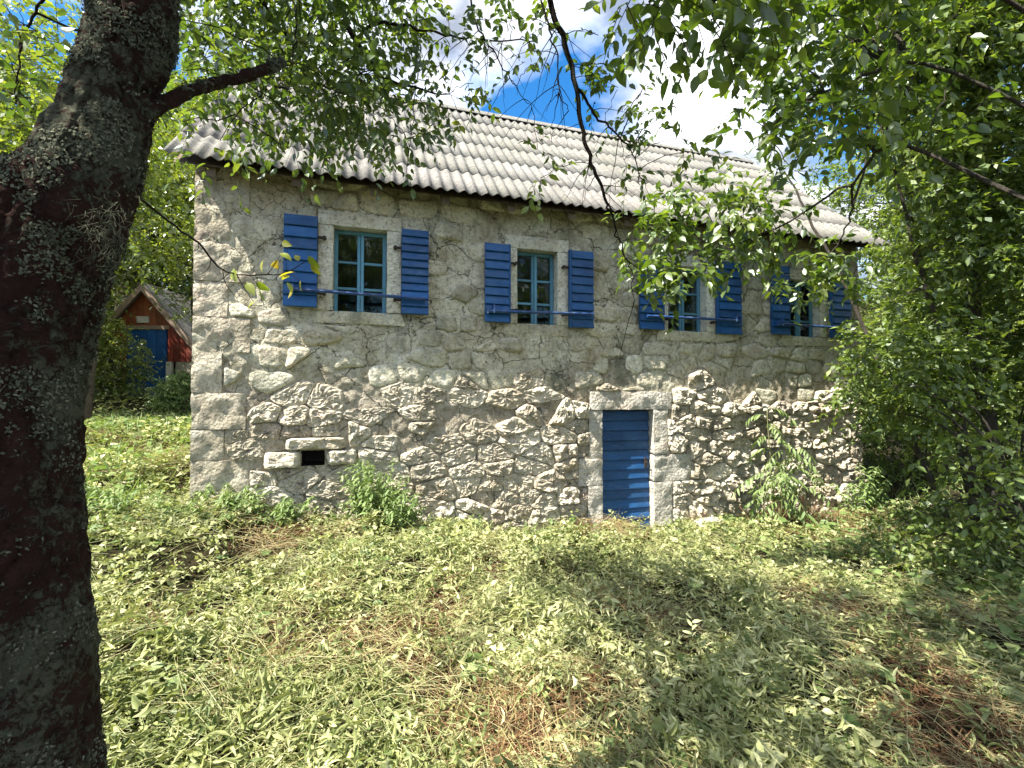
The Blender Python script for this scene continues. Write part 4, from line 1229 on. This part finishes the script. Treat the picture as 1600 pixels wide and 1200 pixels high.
forest_tree(170, 18.5, 8.0, 1.9, 'leafy tree leaning over the shed roof', 214, M['wood_leaf'], .13, 80, 12, low=.15)
forest_tree(10, 11, 6.5, 1.9, 'leafy tree nearest behind the dark trunk', 215, M['wood_leaf'], .13, 80, 12, low=.05)
forest_tree(330, 21, 12, 3.6, 'tallest tree on the slope behind the house', 216, M['wood_leaf'], .17, 90, 12)
forest_tree(470, 20, 13, 3.6, 'broad tree on the slope above the roof', 217, M['wood_leaf'], .17, 90, 12)
forest_tree(130, 8.2, 6.2, 1.55, 'yellow green tree between the dark trunk and the house corner', 218, M['wood_leaf'], .12, 46, 9, low=.5)
forest_tree(20, 9.0, 8.5, 1.9, 'pale sunlit tree seen through the fork of the dark trunk', 219, M['wood_leaf'], .12, 70, 9, low=.3)
forest_tree(302, 11.2, 4.7, .8, 'slim leafy tree at the house corner hanging over the shed eave', 221, M['wood_leaf'], .085, 26, 10, low=.5)
forest_tree(1172, 16.5, 9.6, 1.5, 'small tree top peeping over the roof ridge', 206, M['hazel_leaf'], .13, 46, 12)
forest_tree(1420, 12.5, 8.6, 2.6, 'dark tree behind the far gable of the stone house', 207, M['hazel_leaf'], .12, 80, 14)
forest_tree(1600, 10.5, 7.6, 2.6, 'dark leafy tree filling the gap behind the dense bush', 208, M['hazel_leaf'], .11, 90, 15, low=.05)
forest_tree(1800, 8.5, 7.5, 2.4, 'shaded tree at the outer edge behind the dense bush', 209, M['hazel_leaf'], .11, 70, 14, low=.05)
forest_tree(1430, 9.6, 3.2, 1.7, 'dark shrub in the shade beyond the house end', 210, M['hazel_leaf'], .10, 50, 16, 'bush', low=.02)
forest_tree(-300, 9.5, 7, 2.3, 'tree far beside the path to the shed', 211, M['wood_leaf'], .13, 60, 11)
forest_tree(170, 11.3, 1.9, .75, 'leafy shrub half covering the blue shed door', 212, M['wood_leaf'], .07, 40, 14, 'bush', low=.02, group=None)
forest_tree(285, 10.8, 1.05, .5, 'low bush at the foot of the shed door post', 220, M['weed_leaf'], .07, 24, 12, 'bush', low=.02, group=None)
forest_tree(262, 17.2, 5.6, 1.5, 'shrubby tree right behind the shed ridge', 213, M['wood_leaf'], .11, 50, 13, low=.05)

# ------------------------------------------------------------------ plants by the wall
def wallp(s, o): 
    p = np.array(A0) + U * s + N * o
    return p[0], p[1]
def herb(name, label, x, y, stems, h, leaf, spread, lmat, tmpl, seed, cat='plant', rows=15, lean=(0, 0), group=None, big=0):
    r = np.random.default_rng(seed)
    zb = float(ground_h(np.array(x), np.array(y))) - .03
    root = thing(name, (x, y, zb), 0, label, cat, group)
    LP, LD, LN, LS, LT, st = [], [], [], [], [], []
    for k in range(stems):
        a = r.uniform(0, 6.28); rad = spread * r.random() ** .6
        b0 = np.array([x + .35 * rad * math.cos(a), y + .35 * rad * math.sin(a), zb])
        hh = h * r.uniform(.5, 1.1)
        top = b0 + np.array([rad * math.cos(a) * .8 + lean[0], rad * math.sin(a) * .8 + lean[1], hh])
        P = spline([b0, b0 * .45 + top * .55 + np.array([0, 0, .1 * hh]), top], 8, .008, seed + k)
        st.append(P)
        for j in range(rows):
            t = .2 + .8 * (j + r.random()) / rows
            p = P[min(7, int(t * 7))] * (1 - (t * 7) % 1) + P[min(7, int(t * 7) + 1)] * ((t * 7) % 1)
            az = j * 1.57 + r.uniform(-.4, .4)
            for s_ in (0, math.pi):
                LP.append(p); LD.append((math.cos(az + s_), math.sin(az + s_), r.uniform(-.6, .2))); LN.append((r.normal() * .3, r.normal() * .3, 1))
                LS.append(leaf * (1.15 - .55 * t) * r.uniform(.7, 1.25)); LT.append(np.clip(r.normal(.5, .22), 0, 1))
    V, Q = tubes(np.array(st), .004, .0015, 5); obj('stems', V, Q, M['stem'], root, .4, True, 'stuff')
    add_leaves(root, dict(P=np.array(LP), D=np.array(LD), N=np.array(LN), S=np.array(LS), t=np.array(LT)), tmpl, lmat, big)
    return root
G = 'weeds along the foot of the stone wall'
x, y = wallp(1.78, .34); herb('nettle_clump', 'tall nettle clump against the wall below the first window', x, y, 44, .78, .10, .32, M['weed_leaf'], LANCE, 301, group=G)
x, y = wallp(1.95, .5); herb('nettle_clump', 'lower nettle clump leaning out beside the tall one', x, y, 30, .5, .095, .3, M['weed_leaf'], LANCE, 302, group=G)
x, y = wallp(.85, .3); herb('weed_plant', 'small leafy weed under the vent hole', x, y, 26, .32, .09, .3, M['weed_leaf'], LANCE, 303, group=G)
x, y = wallp(.32, .35); herb('weed_plant', 'spreading weed at the foot of the corner quoins', x, y, 40, .30, .09, .5, M['weed_leaf'], LANCE, 304, group=G)
x, y = wallp(3.98, .28); herb('weed_plant', 'little weed growing up beside the door jamb', x, y, 8, .24, .085, .2, M['weed_leaf'], BROAD, 305, group=G)
x, y = wallp(3.45, .3); herb('weed_plant', 'dark low weed midway between nettles and door', x, y, 9, .2, .06, .2, M['weed_leaf'], LANCE, 306, group=G)
x, y = wallp(6.15, .45); herb('weed_plant', 'grassy weed past the rock by the door', x, y, 12, .22, .07, .3, M['weed_leaf'], LANCE, 307, group=G)
x, y = wallp(8.3, .6); herb('weed_plant', 'leafy shrub sprouting from the wall foot near the dense tree', x, y, 14, .85, .13, .4, M['weed_leaf'], LANCE, 308, group=G)
x, y = wallp(8.6, 1.2); herb('weed_plant', 'broad weeds spreading in front of the undergrowth', x, y, 16, .35, .10, .5, M['weed_leaf'], BROAD, 309, group=G)
for k, (px, py, d, sp_, lab) in enumerate(((800, 985, 3.35, .30, 'heap of cut leafy plants in the middle of the yard'), (905, 1000, 3.15, .28, 'heap of cut leaves where sun meets shade'), (745, 1060, 2.85, .25, 'leafy regrowth in front of the middle heap'), (840, 1110, 2.6, .24, 'broad leaved dock plant nearest in the mown yard'),
                                   (1010, 900, 4.4, .35, 'dark leafy heap in the shade before the door'), (610, 960, 3.7, .25, 'low leafy tuft left among the cuttings before the nettles'))):
    q = at(px, py, d); herb('leafy_tuft', lab, q[0], q[1], (34, 34, 9, 9, 34, 34)[k], (.27, .27, .15, .13, .27, .24)[k], .105, sp_, M['weed_leaf'] if k in (2, 3) else M['cut_leaf'], (LANCE, BROAD)[k in (2, 3)], 320 + k, group='leafy tufts in the mown yard', rows=5)
WEED = ['small weed at the wall foot below the vent hole, nearer the corner', 'weed tuft between the vent hole and the tall nettles', 'small weed just past the nettle clumps', 'sparse weed against the rubble a pace beyond the nettles',
        'small weed halfway along the bare rubble before the door', 'little weed touching the near door jamb', 'small weed touching the far door jamb beside the rock', 'sparse weed between the rock and the sapling', 'weed hidden behind the sapling foot and brushwood', 'small weed at the wall foot past the brushwood']
for k, s_ in enumerate((.6, 1.35, 2.5, 2.95, 3.7, 4.25, 5.75, 6.45, 7.5, 7.9)):
    x, y = wallp(s_, .14 + .1 * (k % 3)); herb('wall_weed', WEED[k], x, y, 7 + 3 * (k % 3), .14 + .05 * (k % 4), .065, .16, M['weed_leaf'], (LANCE, BROAD, LANCE)[k % 3], 340 + k, group='small weeds along the wall foot', rows=7)
x, y = wallp(-.55, .2); herb('weed_plant', 'nettle patch just outside the house corner', x, y, 18, .34, .08, .4, M['weed_leaf'], LANCE, 310, group=G)

# sapling with compound leaves in front of the rubble
sx_, sy_ = wallp(6.85, .55)
r5 = np.random.default_rng(77)
zb = gz(sx_, sy_) - .03
sap = thing('elder_sapling', (sx_, sy_, zb), 0, 'young sapling with drooping pale compound leaves before the bare rubble', 'plant')
stm = []
for k, (dx, dy, h) in enumerate(((-.10, -.02, 1.72), (.12, -.08, 1.25), (.45, -.1, 1.0), (-.25, -.1, .85), (.02, -.2, .9), (.3, .05, 1.2))):
    P = spline([(sx_ + dx * .1, sy_ + dy * .2, zb), (sx_ + dx * .55, sy_ + dy * .6, zb + h * .55), (sx_ + dx, sy_ + dy, zb + h)], 12, .012, k)
    V, Q = tube(P, np.linspace(.011, .004, 12), 6); obj('stem', V, Q, M['stem'], sap, .8)
    stm.append(P)
LP, LD, LN, LS, LT, rach = [], [], [], [], [], []
for k, P in enumerate(stm):
    nl = 12 if k == 0 else 8
    for j in range(nl):
        t = 1 - .65 * (j / nl) ** 1.0
        p = P[int(t * 11)]
        az = j * 2.4 + k
        L_ = r5.uniform(.22, .36)
        d0 = np.array([math.cos(az), math.sin(az) * .8 - .1, r5.uniform(.1, .6)]); d0 /= np.linalg.norm(d0)
        tt_ = np.linspace(0, 1, 7)[:, None]
        Rr = p + d0 * L_ * tt_ + np.array([0, 0, -1.0]) * L_ * .75 * tt_ ** 2
        rach.append(Rr)
        for q in range(2, 7):
            tg = Rr[q] - Rr[q - 1]; tg /= np.linalg.norm(tg)
            sd_ = np.cross(tg, (0, 0, 1.0)); sd_ /= np.linalg.norm(sd_)
            for s_ in (-1, 1):
                LP.append(Rr[q]); LD.append(tg * .5 + sd_ * s_ * .9 + np.array([0, 0, -.55])); LN.append(np.array([0, 0, 1.0]) + .3 * r5.normal(size=3)); LS.append(r5.uniform(.08, .125)); LT.append(np.clip(r5.normal(.55, .2), 0, 1))
V, Q = tubes(np.array(rach), .0035, .0012, 4); obj('leaf_stalks', V, Q, M['stem'], sap, .4, True, 'stuff')
add_leaves(sap, dict(P=np.array(LP), D=np.array(LD), N=np.array(LN), S=np.array(LS), t=np.array(LT)), LANCE, M['weed_leaf'], 200, 'leaflet')

# dead brushwood heaped behind the sapling foot
bx, by = wallp(7.25, .42)
zb = gz(bx, by)
brush = thing('brushwood_heap', (bx, by, zb), 0, 'small heap of dead brown brushwood at the sapling foot', 'brushwood')
n = 420
a = np.stack([bx + r5.normal(0, .22, n), by + r5.normal(0, .09, n), zb + np.abs(r5.normal(0, .12, n))], 1)
dv = unit(r5.normal(size=(n, 3)) * np.array([.7, .5, .9]) + np.array([0, -.1, .5])) * r5.uniform(.12, .42, (n, 1))
V, Q = tubes(np.stack([a, a + dv * .5 + r5.normal(0, .02, (n, 3)), a + dv], 1), .004, .0015, 4)
obj('dead_twigs', V, Q, M['dead_leaf'], brush, np.repeat(np.clip(r5.normal(.2, .2, n), 0, 1), 12), True, 'stuff')

# a pale rock beside the door
rk = wallp(6.12, .16)
zr = gz(*rk)
ico = []
th_ = np.linspace(0, np.pi, 12); ph_ = np.linspace(0, 2 * np.pi, 19)[:-1]
TT, PP = np.meshgrid(th_, ph_, indexing='ij')
Vr = np.stack([np.sin(TT) * np.cos(PP), np.sin(TT) * np.sin(PP), np.cos(TT)], -1).reshape(-1, 3)
Vr = np.sign(Vr) * np.abs(Vr) ** .75 * np.array([.27, .13, .13])
Vr = Vr * (1 + .22 * fbm(Vr * 7, 4, 71)[:, None])
i = np.arange(12 * 18).reshape(12, 18); i2 = np.roll(i, -1, 1)
Qr = np.stack([i[:-1], i[1:], i2[1:], i2[:-1]], -1).reshape(-1, 4)
cR, sR = math.cos(YAW), math.sin(YAW)
Vr = np.stack([Vr[:, 0] * cR - Vr[:, 1] * sR + rk[0], Vr[:, 0] * sR + Vr[:, 1] * cR + rk[1], Vr[:, 2] + zr + .07], 1)
tag(obj('rock', Vr, Qr, M['stone'], None, .6), 'rough pale rock lying at the wall foot beside the door', 'rock')

# ------------------------------------------------------------------ ground cover
rg = np.random.default_rng(400)
def scatter(n, r0=1.5, r1=9.5, spread=1.02, back=.0):
    rad = rg.uniform(r0, r1, n); a = rg.uniform(-spread, spread, n)
    x, y = rad * np.sin(a), rad * np.cos(a)
    s = (np.stack([x, y], 1) - np.array(A0)[:2]) @ U[:2]; o = (np.stack([x, y], 1) - np.array(A0)[:2]) @ N[:2]
    ok = ~((s > -.02) & (s < LEN + .02) & (o < .03) & (o > -DEP))
    return x[ok], y[ok]
def P2(x, y, s): return np.stack([x * s, y * s, x * 0], -1)
def brown(x, y):
    """where the hay has dried brown"""
    f = np.clip((fbm(P2(x, y, .9), 4, 77) - .14) * 4, 0, 1)
    for (px, py, d, rx, ry) in ((440, 880, 4.6, .75, .22), (760, 895, 4.3, .14, .35), (690, 1000, 3.3, .12, .5), (1010, 985, 3.4, .35, .3), (660, 1100, 2.7, .3, .16), (900, 1130, 2.55, .28, .2), (1500, 970, 3.4, .5, .15), (720, 1180, 2.3, .2, .2), (240, 1050, 2.9, .2, .15)):
        q = at(px, py, d); f = np.maximum(f, .9 * np.exp(-((x - q[0]) / rx) ** 2 - ((y - q[1]) / ry) ** 2))
    return f
def mound(x, y):
    m = .26 * np.clip(fbm(P2(x, y, 1.5), 3, 15) + .12, 0, 1)
    return m * np.exp(-np.maximum(0, y - 6) ** 2)

# wilting cut leaves: mown stems with their leaves, lying in small heaps with gaps between
def cut_stems(x, y, z, LV, smin, smax, far):
    n = len(x)
    az = fbm(P2(x, y, .7), 2, 23) * 3.14 + rg.normal(0, 1.3, n)
    SD = unit(np.stack([np.cos(az), np.sin(az), rg.normal(.08, .45, n)], 1))
    SL = rg.uniform(.08, .24, n)
    kk = (np.arange(LV) + .5) / LV
    LPn = np.stack([x, y, z], 1)[:, None] + SD[:, None] * (SL[:, None] * kk)[..., None]
    sid = unit(np.cross(SD, np.array([0, 0, 1.0])))[:, None] * np.where(np.arange(LV) % 2, 1.0, -1.0)[None, :, None]
    D = unit(SD[:, None] * .5 + sid * .8 + rg.normal(0, .45, (n, LV, 3)) + np.array([0, 0, -.05]))
    Nn = unit(np.array([0, 0, .85]) + rg.normal(0, .7, (n, LV, 3)) + rg.normal(0, .6, (n, 1, 3)))
    S = (rg.uniform(smin, smax, n) * np.where(rg.random(n) < .08, 1.6, 1))[:, None] * rg.uniform(.7, 1.25, (n, LV))
    t = np.clip(.47 + .40 * fbm(P2(x, y, 1.3), 3, 24)[:, None] + rg.normal(0, .17, (n, 1)) + rg.normal(0, .12, (n, LV)), 0, 1)
    LPn[..., 2] = np.maximum(LPn[..., 2], ground_h(LPn[..., 0], LPn[..., 1], False) + .004)
    LPn, D, Nn, S, t = LPn.reshape(-1, 3), D.reshape(-1, 3), Nn.reshape(-1, 3), S.reshape(-1), t.reshape(-1)
    if far: return leaves_geo(LPn, D, Nn, S, t, SMALL)
    kind = rg.random(len(S))                                           # wilted, rolled and flat leaves mixed
    out = []
    for a, b, tm, sc in ((0, .40, leaf_template([(0, .02), (.30, .13), (.65, .11), (1.0, .01)], .55, .55), 1.25), (.40, .72, leaf_template([(0, .02), (.30, .17), (.65, .14), (1.0, .01)], .3, .3), 1.1), (.72, .88, leaf_template([(0, .02), (.35, .10), (.7, .12), (1.0, .01)], -.7, -.5), 1.3), (.88, 1.01, leaf_template([(0, .03), (.25, .26), (.6, .27), (1.0, .02)], .15, .3), 1.0)):
        k = (kind >= a) & (kind < b)
        out.append(leaves_geo(LPn[k], D[k], Nn[k], S[k] * sc, t[k], tm))
    n0, VV, QQ, TT = 0, [], [], []
    for v, q, c in out: VV.append(v); QQ.append(q + n0); TT.append(c); n0 += len(v)
    return np.concatenate(VV), np.concatenate(QQ), np.concatenate(TT)
cxh, cyh = scatter(2700)
bb = brown(cxh, cyh); k = rg.random(len(cxh)) > bb * .7
cxh, cyh = cxh[k], cyh[k]
per_ = rg.integers(5, 15, len(cxh)); ci = np.repeat(np.arange(len(cxh)), per_)
hr = rg.uniform(.05, .14, len(cxh)); hh_ = rg.uniform(.03, .16, len(cxh)) * (1 + 1.0 * (rg.random(len(cxh)) < .14))
dx_ = rg.normal(0, .6, len(ci)); dy_ = rg.normal(0, .6, len(ci))
x = cxh[ci] + dx_ * hr[ci]; y = cyh[ci] + dy_ * hr[ci]
z = ground_h(x, y) + mound(x, y) + .01 + hh_[ci] * np.exp(-(dx_ ** 2 + dy_ ** 2)) * rg.uniform(.35, 1.1, len(ci))
x2, y2 = scatter(3200); k = rg.random(len(x2)) > brown(x2, y2) * .8; x2, y2 = x2[k], y2[k]
x = np.concatenate([x, x2]); y = np.concatenate([y, y2]); z = np.concatenate([z, ground_h(x2, y2) + mound(x2, y2) + .012 + rg.random(len(x2)) * .02])
sw_ = (np.stack([x, y], 1) - np.array(A0)[:2]); oo = sw_ @ N[:2]; ss = sw_ @ U[:2]
ok = ~((oo < .05) & (ss > -.05) & (ss < LEN)); x, y, z = x[ok], y[ok], z[ok]
dd2 = np.hypot(x, y)
nr = dd2 < 4.3
V, Q, tt = cut_stems(x[nr], y[nr], z[nr], 7, .022, .052, False)
Vf, Qf, tf = cut_stems(x[~nr], y[~nr], z[~nr], 7, .026, .060, True)
tag(link('cut_leaves', mesh_np('cut_leaves', np.concatenate([V, Vf]), [Q, Qf + len(V)], M['cut_leaf'], np.concatenate([tt, tf]))), 'pale wilting cut leaves strewn over the mown yard', 'cut leaves', kind='stuff')

# hay stalks and grass blades lying about
cx2, cy2 = scatter(1500); ci = np.repeat(np.arange(len(cx2)), rg.integers(4, 26, len(cx2)))
x = cx2[ci] + rg.normal(0, .11, len(ci)); y = cy2[ci] + rg.normal(0, .11, len(ci)); n = len(x)
caz = rg.uniform(0, 6.28, len(cx2))[ci]
b = brown(x, y)
z = ground_h(x, y) + mound(x, y) + .01 + rg.random(n) * .10
az = caz + rg.normal(0, .45, n)
Ln = rg.uniform(.08, .50, n)
d = np.stack([np.cos(az), np.sin(az), rg.normal(.02, .2, n)], 1)
p0 = np.stack([x, y, z], 1); p2 = p0 + d * Ln[:, None]; p1 = (p0 + p2) / 2 + np.stack([rg.normal(0, .03, n), rg.normal(0, .03, n), rg.uniform(0, .04, n)], 1)
p2[:, 2] = np.maximum(p2[:, 2], ground_h(p2[:, 0], p2[:, 1], False) + .01)
V, Q = tubes(np.stack([p0, p1, p2], 1), rg.uniform(.0011, .0024, n), .0006, 3)
tt = np.repeat(np.clip(rg.normal(.38, .22, n) + b * .55, 0, 1), 9)
tag(link('hay_stalks', mesh_np('hay_stalks', V, Q, M['straw'], tt)), 'loose hay stalks and mown grass scattered on the yard', 'hay', kind='stuff')

# dried brown litter in patches
x, y = scatter(130000); b = brown(x, y); k = rg.random(len(x)) < b * .8
x, y = x[k], y[k]; n = len(x)
z = ground_h(x, y) + mound(x, y) + .01 + rg.random(n) * .09
az = rg.uniform(0, 6.28, n)
d = np.stack([np.cos(az), np.sin(az), rg.normal(.3, .45, n)], 1); Ln = rg.uniform(.04, .15, n)
p0 = np.stack([x, y, z], 1); p2 = p0 + d * Ln[:, None]
V, Q = tubes(np.stack([p0, (p0 + p2) / 2 + rg.normal(0, .008, (n, 3)), p2], 1), .0016, .0006, 3)
tag(link('dry_litter', mesh_np('dry_litter', V, Q, M['dead_leaf'], np.repeat(np.clip(rg.normal(.55, .25, n), 0, 1), 9))), 'patches of dried reddish brown stalks among the cuttings', 'dry litter', kind='stuff')

# standing grass: sparse in the yard, lush up the slope beside the house
x, y = scatter(50000, 1.6, 13, 1.0)
s_ = (np.stack([x, y], 1) - np.array(A0)[:2]) @ U[:2]; o_ = (np.stack([x, y], 1) - np.array(A0)[:2]) @ N[:2]
lush = np.clip((-s_ - .1) / .8, 0, 1) * np.clip((2.2 - o_) / 1.5, 0, 1)
lush = np.maximum(lush, np.exp(-(o_ / .35) ** 2) * .55 * (s_ > -.3))
lush = np.maximum(lush, np.clip((x - 2.6) / 1.5, 0, 1) * .6)
k = rg.random(len(x)) < .07 + .45 * lush
x, y, lush = x[k], y[k], lush[k]; n = len(x)
z = ground_h(x, y)
h = rg.uniform(.05, .14, n) * (1 + 1.2 * lush)
az = rg.uniform(0, 6.28, n); ln = rg.uniform(.1, .8, n)
d = np.stack([np.cos(az) * ln, np.sin(az) * ln, np.ones(n)], 1)
bl = leaf_template([(0, .028), (.45, .03), (.8, .02), (1.0, .003)], .3, .35)
V, Q, tt = leaves_geo(np.stack([x, y, z - .01], 1), d, np.stack([np.cos(az + 1.5), np.sin(az + 1.5), np.full(n, .2)], 1), h * 1.1, np.clip(rg.normal(.6, .25, n), 0, 1), bl)
tag(link('grass', mesh_np('grass', V, Q, M['weed_leaf'], tt)), 'standing green grass blades on the slope and yard edges', 'grass', kind='stuff')
# broad ground plants: dock and nettle regrowth
x, y = scatter(16000, 1.6, 13, 1.0)
s_ = (np.stack([x, y], 1) - np.array(A0)[:2]) @ U[:2]; o_ = (np.stack([x, y], 1) - np.array(A0)[:2]) @ N[:2]
lush = np.maximum(np.clip((-s_ - .1) / .8, 0, 1) * np.clip((2.5 - o_) / 1.5, 0, 1), np.clip((x - 2.2) / 1.5, 0, 1) * .8)
k = rg.random(len(x)) < np.clip(lush + .22 * (fbm(P2(x, y, 1.8), 2, 55) > .05), 0, 1)
x, y, lush = x[k], y[k], lush[k]; n = len(x)
z = ground_h(x, y) + mound(x, y) + .02 + rg.random(n) * (.06 + .14 * lush)
az = rg.uniform(0, 6.28, n)
V, Q, tt = leaves_geo(np.stack([x, y, z], 1), np.stack([np.cos(az), np.sin(az), rg.uniform(-.2, .5, n)], 1), np.stack([rg.normal(0, .35, n), rg.normal(0, .35, n), np.ones(n)], 1), rg.uniform(.05, .12, n), np.clip(rg.normal(.4, .25, n), 0, 1), BROAD)
tag(link('ground_plants', mesh_np('ground_plants', V, Q, M['weed_leaf'], tt)), 'low broad leaved ground plants on the slope and under the bushes', 'ground plants', kind='stuff')

# rough herbage on the slope up to the shed
n = 26000
x = rg.uniform(-15, -3.0, n); y = rg.uniform(5.2, 14.5, n)
s_ = (np.stack([x, y], 1) - np.array(A0)[:2]) @ U[:2]; o_ = (np.stack([x, y], 1) - np.array(A0)[:2]) @ N[:2]
k = ~((s_ > -.05) & (o_ < .05)) & ~((np.abs(x - sp[0]) < 1.7) & (y > 12.6)) & (x / y > -1.25)
x, y = x[k], y[k]; n = len(x)
az = rg.uniform(0, 6.28, n)
V, Q, tt = leaves_geo(np.stack([x, y, ground_h(x, y) + rg.random(n) ** 1.5 * .22], 1), np.stack([np.cos(az), np.sin(az), rg.uniform(-.3, .8, n)], 1), np.stack([rg.normal(0, .5, n), rg.normal(0, .5, n), np.ones(n)], 1), rg.uniform(.05, .13, n), np.clip(.5 + .4 * fbm(P2(x, y, .9), 3, 90) + rg.normal(0, .2, n), 0, 1), SMALL)
tag(link('herbage', mesh_np('herbage', V, Q, M['cut_leaf'], tt)), 'rough green herbage on the slope below the shed', 'herbage', kind='stuff')
